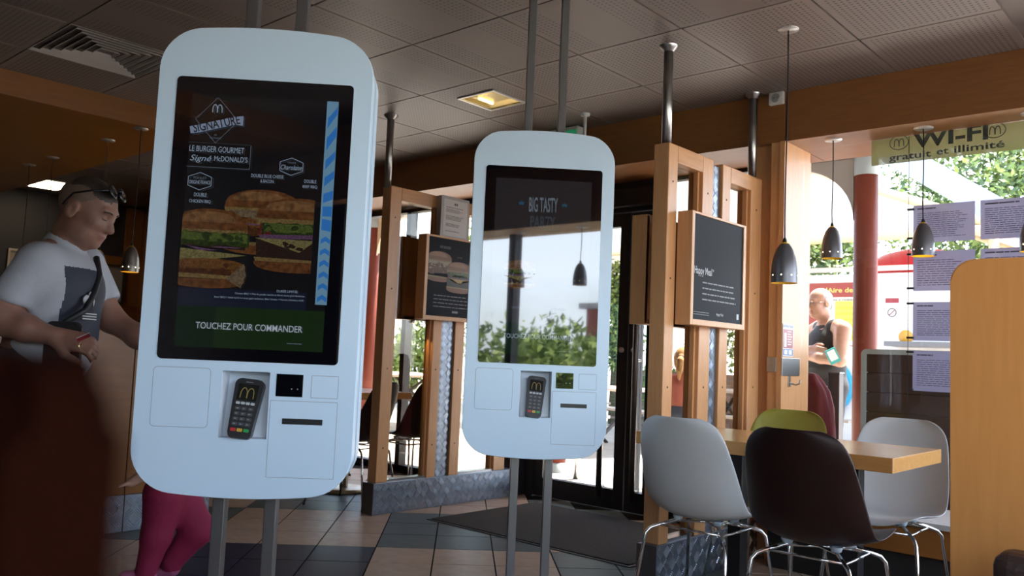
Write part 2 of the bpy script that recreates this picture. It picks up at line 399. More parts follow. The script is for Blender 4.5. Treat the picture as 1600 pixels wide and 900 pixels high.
# double glass door
d1 = empty('door_1', (5.0, 0, 0)); struct(d1, 'black framed double glass entrance door with tall bar handles')
bx('door_head', BLKFRAME, -.04, .06, 3.05, 4.25, 2.10, 2.315, d1)
bx('door_track', mat('door_operator', (.02, .02, .024), .3), -.10, -.04, 3.05, 4.25, 2.13, 2.26, d1, .008)
bx('door_post', BLKFRAME, -.04, .06, 3.05, 3.11, 0, 2.1, d1); bx('side_light', GLASSM, -.004, .004, 2.21, 3.045, .145, 2.30, d1); bx('side_light_rail', BLKFRAME, -.03, .03, 2.21, 3.045, .001, .145, d1); bx('side_light_head', BLKFRAME, -.03, .03, 2.21, 3.045, 2.29, 2.315, d1); bx('door_post', BLKFRAME, -.04, .06, 4.17, 4.25, 0, 2.1, d1)
for y0, y1, hy in ((3.115, 3.345, 3.245), (3.355, 4.165, 3.52)):
    lf = bx('door_leaf', BLKFRAME, -.03, .03, y0, y0 + .085, .01, 2.095, d1)
    bx('stile', BLKFRAME, -.03, .03, y1 - .085, y1, .01, 2.095, lf); bx('bottom_rail', BLKFRAME, -.032, .032, y0 + .085, y1 - .085, .01, .145, lf)
    bx('top_rail', BLKFRAME, -.03, .03, y0 + .085, y1 - .085, 2.0, 2.095, lf); bx('door_pane', GLASSM, -.004, .004, y0 + .085, y1 - .085, .145, 2.0, lf)
    h = tube('bar_handle', mat('handle_grey', (.20, .19, .19), .35, .9), [(-.09, hy, .09), (-.09, hy, 2.02)], .021, lf, 14)
    for z in (.16, 1.05, 1.95): tube('handle_bracket', STEEL, [(-.09, hy, z), (-.028, hy, z)], .011, lf, 8)
lathe('lock_cylinder', STEEL, [(0, 0), (.02, 0), (.02, .012), (0, .012)], d1, 14, loc=(-.03, 3.40, 1.12), rot=(0, R(-90), 0))
lathe('lock_cylinder', STEEL, [(0, 0), (.016, 0), (.016, .014), (0, .014)], d1, 14, loc=(-.03, 3.30, 1.12), rot=(0, R(-90), 0))

# ------------------------------------------------------------------ kiosks
SE = .45
def scr(name, col, k=1.0, rough=.03):      # a lit pixel colour behind the screen glass
    if name in MATS: return MATS[name]
    m = mat(name, (.003, .003, .004), rough, spec=1., emit=col, es=SE * k); n = m.node_tree; b = n.nodes['Principled BSDF']
    if any(w in name for w in ('bun', 'crumb', 'lettuce', 'cheese', 'patty', 'onion', 'tomato', 'chicken', 'paper')):
        t = n.nodes.new('ShaderNodeTexCoord'); z = n.nodes.new('ShaderNodeTexNoise'); z.inputs['Scale'].default_value = 70 if 'bun' in name else 190; z.inputs['Detail'].default_value = 5
        q = n.nodes.new('ShaderNodeValToRGB'); q.color_ramp.elements[0].position = .3; q.color_ramp.elements[1].position = .72
        q.color_ramp.elements[0].color = (*[c*.28 for c in col], 1); q.color_ramp.elements[1].color = (*[c*.95 for c in col], 1)
        n.links.new(t.outputs['Object'], z.inputs['Vector']); n.links.new(z.outputs['Fac'], q.inputs[0]); n.links.new(q.outputs[0], b.inputs['Emission Color'])
    b.inputs['Coat Weight'].default_value = 1.; b.inputs['Coat Roughness'].default_value = .01
    return m
S_TXT = scr('screen_text', (.20, .25, .32)); S_DIM = scr('screen_text_dim', (.09, .11, .14)); S_DARK = scr('screen_dark', (.0035, .0035, .004))
S_BUN = scr('screen_bun', (.10, .038, .012)); S_BUNL = scr('screen_bun_light', (.15, .075, .03)); S_BUND = scr('screen_bun_dark', (.05, .016, .006)); S_CRUMB = scr('screen_crumb', (.15, .10, .035))
S_LET = scr('screen_lettuce', (.06, .085, .018)); S_LET2 = scr('screen_lettuce_dark', (.018, .030, .007)); S_CHEESE = scr('screen_cheese', (.15, .13, .05)); S_PAT = scr('screen_patty', (.022, .012, .008))
S_ONI = scr('screen_onion', (.09, .045, .09)); S_TOM = scr('screen_tomato', (.09, .015, .012)); S_CHK = scr('screen_chicken', (.11, .045, .012)); S_PAPER = scr('screen_paper', (.12, .085, .05))
S_GRN = scr('screen_green', (.006, .016, .004)); S_GRND = scr('screen_green_dark', (.0015, .009, .003)); S_BLUE = scr('screen_blue', (.02, .12, .36)); S_PALE = scr('screen_pale_blue', (.10, .20, .29))
S_NAVY = scr('screen_navy', (.005, .007, .016)); S_GREY = scr('screen_charcoal', (.012, .012, .014)); S_WHITE = scr('screen_white', (.3, .34, .4)); S_TEAL = scr('screen_teal', (.01, .05, .08)); S_FADE = scr('screen_text_fade', (.03, .037, .045))

def mlogo(name, w, h, m, parent, loc, th=.16, rot=(0, 0, 0)):
    """double-arch M as a flat mesh on the xz plane"""
    bm = bmesh.new(); N = 14
    for s in (-1, 1):
        c = s * w / 4; O = []; I = []
        for k in range(N + 1):
            a = math.pi * k / N; 
            ho = abs(math.sin(a)) ** .55
            O.append((c + (w/4 + w*th*.25) * math.cos(a), h * ho)); I.append((c + (w/4 - w*th*.45) * math.cos(a), (h - w*th*.8) * ho))
        for k in range(N):
            bm.faces.new([bm.verts.new((p[0], -.00002 * (s+1), p[1] - h/2)) for p in (O[k], O[k+1], I[k+1], I[k])])
    return fin(bm, name, m, parent, loc=loc, rot=rot)

def half_ell(cx, cz, a, b, n=16, up=True, p=1.0, x0=None, x1=None):
    out = []
    for k in range(n + 1):
        t = math.pi * k / n; out.append((cx + a*math.cos(t), cz + (1 if up else -1) * b * abs(math.sin(t))**p))
    if x0 is not None: out = [(max(x0, min(x1, x)), z) for x, z in out]
    return out
def wavy(x0, x1, zt, zb, n, amp, seed):
    rnd = random.Random(seed); top = [(x0 + (x1-x0)*k/n, zt + amp*.3*(rnd.random()-.5)) for k in range(n+1)]
    bot = [(x1 - (x1-x0)*k/n, zb + amp*((k % 2) - .5) + amp*.5*(rnd.random()-.5)) for k in range(n+1)]
    return top + bot
def burger(parent, name, cx, cz, w, kind, y, x0, x1, seed=1):
    """printed burger: cz is the middle; clipped to x0..x1"""
    h = w / 2; L = []
    cl = lambda pts: [(max(x0, min(x1, a)), b) for a, b in pts]
    if kind == 'chicken':
        L += [(cl(half_ell(cx, cz + .36*w, h, .30*w, p=.7)), S_BUN), (cl(half_ell(cx - .03*w, cz + .47*w, .72*h, .15*w, p=.7)), S_BUNL),
              (cl([(cx-h, cz+.37*w), (cx-h*.97, cz+.30*w), (cx+h*.97, cz+.30*w), (cx+h, cz+.37*w)]), S_CRUMB),
              (cl([(cx-h, cz+.14*w), (cx+h*.95, cz+.10*w), (cx+h*.97, cz+.22*w), (cx-h, cz+.24*w)]), S_PAT),
              (cl(wavy(cx-.95*h, cx+h*1.05, cz+.33*w, cz+.19*w, 18, .07*w, seed)), S_LET2), (cl(wavy(cx-.95*h, cx+h, cz+.32*w, cz+.24*w, 16, .05*w, seed+3)), S_LET),
              (cl([(cx-.6*h, cz+.14*w), (cx-.2*h, cz+.07*w), (cx+.25*h, cz+.09*w), (cx-.15*h, cz+.11*w)]), S_ONI),
              (cl([(cx-h, cz+.10*w), (cx+h, cz+.03*w), (cx+.2*h, cz-.03*w), (cx-h, cz-.20*w)]), S_CHEESE),
              (cl(half_ell(cx, cz-.17*w, h, .14*w, p=.6)), S_CHK), (cl(half_ell(cx, cz-.17*w, h*.98, .09*w, up=False, p=.7)), S_BUND),
              (cl([(cx-h, cz-.24*w), (cx+h, cz-.26*w), (cx+.96*h, cz-.31*w), (cx-h, cz-.30*w)]), S_CRUMB),
              (cl(half_ell(cx, cz-.31*w, h, .13*w, up=False, p=.7)), S_BUN),
              (cl([(cx+.5*h, cz-.3*w), (cx+.95*h, cz-.08*w), (cx+1.02*h, cz-.25*w), (cx+.9*h, cz-.42*w)]), S_PAPER)]
    else:
        L += [(cl(half_ell(cx, cz+.20*w, h, .27*w, p=.7)), S_BUN), (cl(half_ell(cx-.05*w, cz+.31*w, .7*h, .13*w, p=.7)), S_BUNL),
              (cl([(cx-h, cz+.21*w), (cx-h*.96, cz+.13*w), (cx+h*.96, cz+.15*w), (cx+h, cz+.21*w)]), S_CRUMB),
              (cl([(cx-h*.9, cz+.15*w), (cx+h*.9, cz+.16*w), (cx+h*.9, cz-.0*w), (cx-h*.9, cz-.02*w)]), S_TOM)]
        if kind == 'beef':
            L += [(cl(wavy(cx-.85*h, cx+h, cz+.16*w, cz+.04*w, 14, .06*w, seed)), S_LET2), (cl(wavy(cx-.8*h, cx+h, cz+.15*w, cz+.08*w, 12, .05*w, seed+2)), S_LET),
                  (cl([(cx-.9*h, cz+.01*w), (cx+h, cz+.03*w), (cx+h, cz-.02*w), (cx-.9*h, cz-.04*w)]), S_ONI),
                  (cl([(cx-h*.98, cz-.03*w), (cx+h*.98, cz-.04*w), (cx+h*.94, cz-.28*w), (cx-h*.94, cz-.26*w)]), S_PAT),
                  (cl([(cx-h, cz-.03*w), (cx+h*.98, cz-.04*w), (cx+.35*h, cz-.07*w), (cx+.02*w, cz-.19*w), (cx-.5*h, cz-.06*w)]), S_CHEESE)]
        else:
            L += [(cl(wavy(cx-.85*h, cx+.9*h, cz+.17*w, cz+.08*w, 12, .05*w, seed)), S_PAPER), (cl([(cx-h*.95, cz+.08*w), (cx+h, cz+.06*w), (cx+h*.9, cz-.16*w), (cx-h*.9, cz-.20*w)]), S_BUND),
                  (cl(wavy(cx-.8*h, cx+.2*h, cz+.06*w, cz-.06*w, 9, .08*w, seed+5)), S_CHK)]
        L += [(cl([(cx-h, cz-.26*w), (cx+h, cz-.28*w), (cx+.95*h, cz-.34*w), (cx-.95*h, cz-.32*w)]), S_CRUMB), (cl(half_ell(cx, cz-.31*w, h, .13*w, up=False, p=.7)), S_BUN)]
    rnd = random.Random(seed + 50); zl = .27 if kind == 'chicken' else .10
    def blob(bx_, bz_, a, b, m): L.append((cl([(bx_ + a*math.cos(t)*(1 + .3*math.sin(3*t + bx_*90)), bz_ + b*math.sin(t)*(1 + .3*math.cos(2*t + bz_*70))) for t in np.linspace(0, 2*math.pi, 9)[:-1]]), m))
    if kind != 'blue':
        for i in range(16): blob(cx + h*rnd.uniform(-.9, .95), cz + w*(zl + rnd.uniform(-.05, .04)), w*rnd.uniform(.03, .06), w*rnd.uniform(.02, .045), (S_LET, S_LET2)[i % 2])
    else:
        for i in range(14): blob(cx + h*rnd.uniform(-.9, .5), cz + w*rnd.uniform(-.05, .13), w*rnd.uniform(.03, .07), w*rnd.uniform(.02, .04), (S_CHK, S_PAPER, S_BUND)[i % 3])
    for i in range(4): blob(cx + h*rnd.uniform(-.8, .8), cz - w*(.02 if kind != 'chicken' else -.13), w*.08, w*.012, S_ONI)
    for i in range(10): blob(cx + h*rnd.uniform(-.85, .85), cz - w*(rnd.uniform(.09, .25) if kind == 'beef' else rnd.uniform(.10, .22)), w*rnd.uniform(.02, .05), w*rnd.uniform(.012, .03), S_PAT if kind == 'beef' else (S_CHK, S_BUND)[i % 2])
    return flat(name, parent, L, y, .00006)

def outline(hw, hz, r, b, n=10):
    out = []
    for cx, cz, a0 in ((hw-r, hz-r, 0), (-hw+r, hz-r, 90), (-hw+r, -hz+r, 180), (hw-r, -hz+r, 270)):
        for k in range(n + 1):
            a = R(a0 + 90*k/n); x, z = cx + r*math.cos(a), cz + r*math.sin(a); out.append((x, z))
        m = 8          # subdivide the top and bottom runs
        if a0 in (0, 180):
            x0 = out[-1][0]; x1 = -x0
            for k in range(1, m): out.append((x0 + (x1-x0)*k/m, (hz if a0 == 0 else -hz)))
    return [(x, z + (1 if z > 0 else -1) * b * (1 - (x/hw)**2) * min(1, abs(z)/(hz*.8))) for x, z in out]

KB = .635                                  # underside of the kiosk body above the floor
def kiosk(loc, zb, label, variant, zs=1.):
    k = empty('order_kiosk', (loc[0], loc[1], 0), R(-45)); tag(k, label, 'kiosk', 'self order kiosks on twin posts'); k.scale = (1, 1, zs)
    hw, hz = .293, .645; zc = zb + hz + .022
    OUT = outline(hw, hz, .105, .024)
    sz0, sz1, sw = zb + .376, zb + .376 + .806, .2425          # screen glass
    nx0, nx1, nz0, nz1 = -.066, .062, sz0 - .213, sz0 - .027  # terminal niche
    yf, yb = -.078, -.014
    # front shell with a real niche cut into it
    bm = bmesh.new()
    A = [bm.verts.new((x, yf, z + zc)) for x, z in OUT]; B = [bm.verts.new((x*1.0, yb, z + zc)) for x, z in OUT]
    Hh = [bm.verts.new(p) for p in ((nx0, yf, nz0), (nx1, yf, nz0), (nx1, yf, nz1), (nx0, yf, nz1))]
    n = len(A); ed = [bm.edges.new((A[i], A[(i+1) % n])) for i in range(n)]; hd = [bm.edges.new((Hh[i], Hh[(i+1) % 4])) for i in range(4)]
    bmesh.ops.triangle_fill(bm, use_beauty=True, use_dissolve=False, edges=ed + hd)
    # chamfered rim: pull the outer ring slightly in, sides behind it
    M_ = [bm.verts.new((x*1.006, yf + .007, zc + z*1.003)) for x, z in OUT]
    for i in range(n):
        j = (i+1) % n; bm.faces.new((A[i], A[j], M_[j], M_[i])); bm.faces.new((M_[i], M_[j], B[j], B[i]))
    bm.faces.new(B)
    fin(bm, 'front_shell', WHITE, k)
    ni = bmesh.new(); v = [(nx0, yf, nz0), (nx1, yf, nz0), (nx1, yf, nz1), (nx0, yf, nz1)]
    bk = [(nx0 + .006, yf + .018, nz0 + .004), (nx1 - .006, yf + .018, nz0 + .004), (nx1 - .006, yf + .058, nz1 - .004), (nx0 + .006, yf + .058, nz1 - .004)]
    V = [ni.verts.new(p) for p in v]; K = [ni.verts.new(p) for p in bk]
    for i in range(4): ni.faces.new((V[i], V[(i+1) % 4], K[(i+1) % 4], K[i]))
    ni.faces.new(K); niche = fin(ni, 'terminal_niche', mat('niche_white', (.58, .64, .72), .35), k)
    prism('core', GREY, [(x*.965, z*.985 + zc) for x, z in OUT], -.0145, .0145, k)
    prism('back_shell', WHITE, [(x, z + zc) for x, z in OUT], .014, .078, k, .006)
    prism('edge_trim', mat('trim_chrome', (.6, .62, .65), .12, .9), [(x*.985, z*.993 + zc) for x, z in OUT], -.008, .008, k)
    for s in (-.0705, .0705):
        p = bx('post', POSTM, s - .017, s + .017, -.012, .03, 0, (CZ + .012) / zs, k, .003)
    for s in (-.0705, .0705): bx('post_foot', POSTM, s - .04, s + .04, -.05, .06, 0, .012, k, .002)
    # back screen
    prism('rear_screen', BLACKG, [(x, z) for x, z in rrect(-sw, sw, sz0, sz1, .012)], .0775, .0800, k)
    # front screen
    s = prism('screen', BLACKG, rrect(-sw, sw, sz0, sz1, .012), yf - .0022, yf + .001, k, .0008)
    y = yf - .0026
    ax, az0, az1 = .199, sz0 + .035, sz1 - .05                # lit area
    Z = lambda f: az1 - f * (az1 - az0)                       # 0 top .. 1 bottom
    Xf = lambda f: -ax + f * 2 * ax
    if variant == 1:
        flat('picture_ground', s, [([(-ax, az0), (ax, az0), (ax, az1), (-ax, az1)], S_DARK), ([(-ax, Z(.84)), (ax, Z(.84)), (ax, Z(1)), (-ax, Z(1))], S_GRN),
             ([(-ax, Z(.84)), (Xf(.26), Z(.84)), (Xf(.26), Z(1)), (-ax, Z(1))], S_GRND), ([(-ax, Z(.77)), (ax*.74, Z(.77)), (ax*.74, Z(.84)), (-ax, Z(.84))], S_NAVY)], y + .0002)
        burger(s, 'burger_picture', Xf(.53), Z(.505), .205, 'blue', y - .0008, -ax, ax*.78, 5)
        burger(s, 'burger_picture', Xf(.79), Z(.553), .235, 'beef', y - .0032, -ax, ax*.775, 9)
        burger(s, 'burger_picture', Xf(.19), Z(.645), .205, 'chicken', y - .0058, -ax, ax*.78, 2)
        # striped side banner
        L = [([(ax*.86, Z(.815)), (ax*1.02, Z(.815)), (ax*1.02, Z(.0)), (ax*.86, Z(.0))], S_PALE)]
        x0, x1 = ax*.885, ax*1.015
        for i, (f0, f1, t) in enumerate(((.02,.10,.05),(.10,.19,.05),(.20,.27,.04),(.28,.34,.03),(.36,.41,.015),(.425,.465,.0),(.48,.52,-.005))):
            L.append(([(x0, Z(f1+t*.2)), (x1, Z(f1-t)), (x1, Z(f0)), (x0, Z(f0+t))], S_BLUE))
        for i in range(6):
            f = .545 + i*.046; L.append(([(x0, Z(f+.03)), (x0, Z(f+.012)), ((x0+x1)/2, Z(f)), (x1, Z(f+.012)), (x1, Z(f+.03)), ((x0+x1)/2, Z(f+.018))], S_BLUE))
        flat('banner_picture', s, L, y - .0002)
        # words
        yy = y - .0085
        def T(b, fx, fz, w, h, m=S_TXT, sh=0., off=0., rz=0.): txt(b, w, h, m, s, (Xf(fx), yy, Z(fz)), (R(90), -rz, 0), shear=sh, off=off)
        L = []
        cx, cz, a, b = Xf(.185), Z(.105), .058, .066
        for p, q in (((0, b), (a, 0)), ((a, 0), (0, -b)), ((0, -b), (-a, 0)), ((-a, 0), (0, b))):
            w = .0008; L.append(([(cx+p[0], cz+p[1]+w), (cx+q[0], cz+q[1]+w), (cx+q[0], cz+q[1]-w), (cx+p[0], cz+p[1]-w)], S_DIM))
        L.append(([(cx-.072, cz-.022), (cx-.05, cz-.016), (cx+.045, cz+.012), (cx+.072, cz+.016), (cx+.072, cz-.012), (cx+.05, cz-.010), (cx-.045, cz-.038), (cx-.068, cz-.042)], scr('screen_ribbon', (.13, .17, .24))))
        flat('emblem_picture', s, L, yy + .001)
        mlogo('arches_logo', .026, .024, S_TXT, s, (cx, yy, cz + .034), .12)
        txt('SIGNATURE', .128, .026, S_DARK, s, (cx, yy, cz - .0105), (R(90), R(-14.5), 0), off=.01)
        T('BY', .185, .165, .008, .004, S_DIM); T('McDONALD\'S', .185, .177, .03, .005, S_DIM)
        T('LE BURGER GOURMET', .20, .222, .148, .0165); T('Signé', .095, .263, .058, .022, S_TXT, .3); T('McDONALD\'S', .30, .258, .090, .0155)
        w = .0006; q = (Xf(.0), Xf(.43), Z(.295), Z(.198))
        flat('frame_picture', s, [([(q[1]-w, q[2]), (q[1]+w, q[2]), (q[1]+w, q[3]), (q[1]-w, q[3])], S_DIM), ([(q[0], q[2]-w), (q[1], q[2]-w), (q[1], q[2]+w), (q[0], q[2]+w)], S_DIM), ([(q[0], q[3]-w), (q[1], q[3]-w), (q[1], q[3]+w), (q[0], q[3]+w)], S_FADE)], yy)
        for hx, hz_ in ((.715, .275), (.10, .352)):
            L = []; cx, cz = Xf(hx), Z(hz_); pts = [(cx + .0345*math.cos(R(90+60*i))*1.05, cz + .025*math.sin(R(90+60*i))) for i in range(6)]
            for i in range(6):
                p, q = pts[i], pts[(i+1) % 6]; d = Vector((q[0]-p[0], q[1]-p[1])).normalized() * .0007
                L.append(([(p[0]-d.y, p[1]+d.x), (q[0]-d.y, q[1]+d.x), (q[0]+d.y, q[1]-d.x), (p[0]+d.y, p[1]-d.x)], S_TXT))
            flat('hexagon_picture', s, L, yy)
        T('VIANDE', .715, .259, .024, .005, S_DIM); T('Charolaise', .715, .278, .058, .014, S_TXT, .3)
        T('POULET', .10, .339, .034, .007, S_DIM); T('ORIGINE FRANCE', .10, .356, .058, .010)
        T('DOUBLE BLUE CHEESE', .555, .318, .088, .0095); T('& BACON', .555, .338, .036, .009)
        T('DOUBLE', .85, .330, .033, .0095); T('BEEF BBQ', .85, .352, .040, .0095); T('DOUBLE', .11, .405, .034, .0105); T('CHICKEN BBQ', .11, .432, .058, .0105)
        T('DURÉE LIMITÉE', .74, .768, .056, .0085)
        T('Chicken BBQ = Filet de poulet mariné et frit et sauce goût barbecue.', .625, .786, .188, .0065)
        T('Bœuf BBQ = Steak haché et sauce goût barbecue. Blue Cheese = Fourme d\'Ambert AOP.', .555, .803, .240, .0065)
        T('TOUCHEZ POUR COMMANDER', .50, .915, .285, .0185, S_WHITE, off=.004)
        lines('fine_print', S_DIM, s, Xf(.76), Xf(.89), Z(.975), Z(.968), 1, yy, 1., .5, 3, 12)
    else:
        flat('picture_ground', s, [([(-ax, az0), (ax, az0), (ax, az1), (-ax, az1)], S_GREY), ([(-ax, az0), (ax, az0), (ax, Z(.82)), (-ax, Z(.82))], S_GRND)], y + .0002)
        yy = y - .002
        txt('BIG TASTY', .120, .062, scr('screen_title', (.09, .11, .13)), s, (Xf(.50), yy, Z(.145)), (R(90), R(-1), 0), off=.02)
        txt('PARTY', .105, .050, S_FADE, s, (Xf(.50), yy, Z(.245)), off=.02)
        for fx, kk in ((.27, S_BLUE), (.72, S_TEAL)):
            st = [(Xf(fx) + (.013 if i % 2 == 0 else .005)*math.sin(R(36*i)), Z(.14) + (.013 if i % 2 == 0 else .005)*math.cos(R(36*i))) for i in range(10)]
            flat('star_picture', s, [(st, S_TEAL)], yy)
        burger(s, 'burger_picture', Xf(.28), Z(.55), .13, 'beef', y - .0004, -ax, ax, 4)
        txt('ORIGINAL', .05, .010, S_DIM, s, (Xf(.27), yy, Z(.735))); txt('CHICKEN', .05, .010, S_DIM, s, (Xf(.70), yy, Z(.735)))
        txt('TOUCHEZ POUR COMMANDER', .285, .0185, S_TXT, s, (Xf(.50), yy - .001, Z(.895)), off=.004)
        lines('fine_print', S_DIM, s, Xf(.70), Xf(.88), Z(.975), Z(.968), 1, yy, 1., .5, 3, 12)
    # panels below the screen
    def groove(nm, x0, x1, z0, z1, r):
        g = prism(nm, GROOVE, rrect(x0, x1, z0, z1, r), yf - .0003, yf + .004, k)
        prism('panel_face', WHITE, rrect(x0 + .0012, x1 - .0012, z0 + .0012, z1 - .0012, max(.001, r - .001)), yf - .0008, yf + .003, g)
        return g
    groove('left_compartment', -.249, -.096, sz0 - .188, sz0 - .022, .012)
    groove('blank_panel', .174, .247, sz0 - .094, sz0 - .031, .002)
    pd = groove('printer_door', .067, .248, sz0 - .317, sz0 - .104, .002)
    sl_ = bx('receipt_slot', BLACK, .102, .21, yf - .0022, yf + .002, sz0 - .169, sz0 - .153, pd)
    sc_ = bx('scanner_window', BLACKG, .08, .152, yf - .002, yf + .002, sz0 - .093, sz0 - .030, k, .0008)
    for dx in (.122, .138): lathe('sensor_dot', mat('sensor_dot', (.4, .4, .42), .3), [(0, 0), (.0018, 0), (.0015, .0008), (0, .001)], sc_, 8, loc=(dx, yf - .002, sz0 - .071), rot=(R(90), 0, 0))
    # payment terminal standing in the niche, leaning back
    tw, th = .035, .084
    te = prism('payment_terminal', BLACK, [(x * (1 + .12 * (z/th)), z) for x, z in rrect(-tw, tw, -th, th, .014)], -.014, .014, k, .004,
               loc=(-.002, yf + .016, (nz0 + nz1)/2 - .013), rot=(R(-14), R(5), 0))
    yt = -.0145
    prism('terminal_display', mat('terminal_lcd', (.012, .013, .012), .15), rrect(-.027, .027, .022, .068, .003), yt - .0006, yt + .002, te)
    mlogo('arches_logo', .036, .030, mat('logo_gold', (.22, .15, .03), .5, emit=(.22, .15, .03), es=.06), te, (0, yt - .0012, .043), .085)
    lines('maker_name', S_DIM, te, -.010, .010, .072, .076, 1, yt - .0004, 1, .6, 2, 5)
    kw, kd, kr = mat('key_pale', (.45, .47, .50), .4), mat('key_dark', (.055, .055, .06), .4), mat('key_mark', (.22, .22, .23), .5)
    for i in range(4): prism('key', kw, rrect(-.025 + i*.0132, -.0145 + i*.0132, .010, .017, .002), yt - .002, yt + .001, te)
    for r_ in range(4):
        for c in range(3):
            q = prism('key', kd, rrect(-.0245 + c*.0175, -.0105 + c*.0175, -.006 - r_*.0145, .003 - r_*.0145, .002), yt - .002, yt + .001, te)
            lines('digit', kr, q, -.0205 + c*.0175, -.0145 + c*.0175, -.005 - r_*.0145, .002 - r_*.0145, 1, yt - .0022, 1, .45, r_*3+c, 2)
    for c, m in enumerate((mat('key_red', (.45, .02, .02), .4), mat('key_yellow', (.55, .33, .03), .4), mat('key_green', (.02, .28, .06), .4))):
        prism('key', m, rrect(-.0245 + c*.0175, -.0105 + c*.0175, -.066, -.057, .002), yt - .002, yt + .001, te)
    return k
kiosk((1.242 + .055, 2.068 + .055), .658, 'large white self order kiosk with a burger advert, nearest to the camera', 1, .969)
kiosk((2.655 + .055, 2.23 + .055), .630, 'white order kiosk in the middle, farther back, with sky reflected in its screen', 2, 1.011)

# ------------------------------------------------------------------ glazed partitions beside the door
def partition(y, seg, skx, label, poles, ztop=2.105, zlow=.20):
    """seg = post0, post1, stile0, stile1(strip0), strip1, stile1, stile0, end (x positions); front face at y"""
    a0, a1, b0, b1, c1, d1_, e0, e1 = seg
    p = empty('glazed_partition', (a0, y, 0)); tag(p, label, 'partition', 'wood and glass partitions flanking the door')
    X = lambda x: x - a0
    D = .085
    for x0, x1, n in ((a0, a1, 1), (b0, b1, 0), (c1, d1_, 0), (e0, e1, 0)):
        q = bx('upright', WOOD, X(x0), X(x1), 0, D, zlow, ztop, p, .004)
        for z in (.42, .93, 1.45, 1.92):
            lathe('screw', SCREW, [(0, 0), (.006, 0), (.005, .0015), (0, .002)], q, 8, loc=(X((x0+x1)/2), 0, z), rot=(R(90), 0, 0))
    for x0, x1 in ((a1, b0), (d1_, e0)):
        bx('top_rail', WOODX, X(x0), X(x1), .0, D, ztop - .085, ztop, p, .003)
        bx('bottom_bead', STEEL, X(x0), X(x1), .01, D - .01, zlow, zlow + .014, p)
        bx('glass_pane', REFTINTG, X(x0), X(x1), .047, .053, zlow + .014, ztop - .085, p)
        bx('side_bead', WOOD, X(x1) - .016, X(x1), .02, .045, zlow + .014, ztop - .085, p)
    st = bx('plate_strip', PLATE, X(b1), X(c1), .018, .060, zlow, ztop - .02, p)
    tread('tread_pattern', st, X(b1) + .003, X(c1) - .003, zlow, ztop - .02, .018, .048)
    sk = bx('plate_skirting', PLATE, X(skx[0]), X(skx[1]), -.010, D + .01, 0.001, zlow, p, .002)
    tread('tread_pattern', sk, X(skx[0]) + .004, X(skx[1]) - .004, .006, zlow - .004, -.0102, .054, bars=4)
    bx('skirting_end', mat('plate_dark_end', (.16, .16, .17), .4, .9), X(skx[0]) - .004, X(skx[0]), -.011, D + .011, 0.001, zlow, p)
    for x in poles:
        tube('steel_pole', STEEL, [(X(x), D/2, ztop - .01), (X(x), D/2, CZ)], .024, p, 18)
        lathe('pole_flange', STEEL, [(.024, -.03), (.03, -.022), (.045, -.008), (.048, 0)], p, 20, loc=(X(x), D/2, CZ))
    return p
partition(2.13, (3.46, 3.545, 3.79, 3.90, 4.0, 4.09, 4.33, 4.462), (3.43, 4.462), 'right hand wood and glass partition, behind the white chair', (3.50, 4.42))
partition(4.26, (3.52, 3.615, 3.955, 4.035, 4.165, 4.257, 4.62, 4.74), (3.50, 4.84), 'left hand wood and glass partition with diamond plate skirting, behind the middle kiosk', (3.52,), 2.125)

PDARK = mat('poster_dark', (.014, .015, .019), .55, spec=.08); PTXT = mat('poster_text', (.42, .43, .46), .5); PGREY = mat('poster_grey_text', (.16, .16, .18), .5)
def board(x0, x1, z0, z1, yf, yb, label, face=-1):
    """framed menu board; the poster looks to -y (face=-1) or +y"""
    b = empty('menu_board', ((x0+x1)/2, yb if face < 0 else yf, z0)); tag(b, label, 'menu board', 'framed menu boards on the partitions')
    hw, h, d = (x1-x0)/2, z1-z0, abs(yb-yf); s = -1 if face < 0 else 1
    Y = lambda v: s * v
    bx('back_box', WOOD, -hw + .004, hw - .004, Y(0), Y(d - .012), .004, h - .004, b)
    for nm, a in (('frame_bar', (-hw, -hw + .026, 0, h)), ('frame_bar', (hw - .026, hw, 0, h)), ('frame_bar', (-hw + .026, hw - .026, 0, .028)), ('frame_bar', (-hw + .026, hw - .026, h - .012, h))):
        bx(nm, WOOD, a[0], a[1], Y(0), Y(d), a[2], a[3], b, .002)
    po = bx('poster', PDARK, -hw + .026, hw - .026, Y(d - .011), Y(d - .006), .028, h - .012, b)
    return b, po, hw, h, -(d - .006) - .0006
rb, po, hw, h, y = board(3.55, 4.11, 1.232, 1.782, 2.045, 2.128, 'dark framed Happy Meal menu board on the right hand partition')
txt('Happy Meal', .17, .048, PTXT, po, (-.155, y, .262), off=.01); txt('™', .014, .01, PTXT, po, (-.058, y, .278))
lines('fine_print', PGREY, po, -.16, .20, .115, .225, 4, y, 1., .22, 5, 9); lines('fine_print', PGREY, po, -.24, -.08, .048, .07, 2, y, 1., .3, 6, 9)
txt('Happy Meal', .07, .018, PTXT, po, (.02, y, .062)); bx('small_logo', PTXT, .20, .222, y, y + .0004, .05, .078, po)
rb2 = board(3.55, 4.11, 1.232, 1.782, 2.302, 2.2140, 'back of the menu board seen through the glass of the right hand partition', 1)
lb, po, hw, h, y = board(3.775, 4.36, 1.265, 1.838, 4.175, 4.258, 'dark framed burger menu board on the left hand partition')
txt('NOS BURGERS', .10, .018, PGREY, po, (-.11, y, .50)); txt('À LA UNE', .045, .014, PGREY, po, (.03, y, .445))
def pm(n, c): return mat('print_' + n, c, .5)
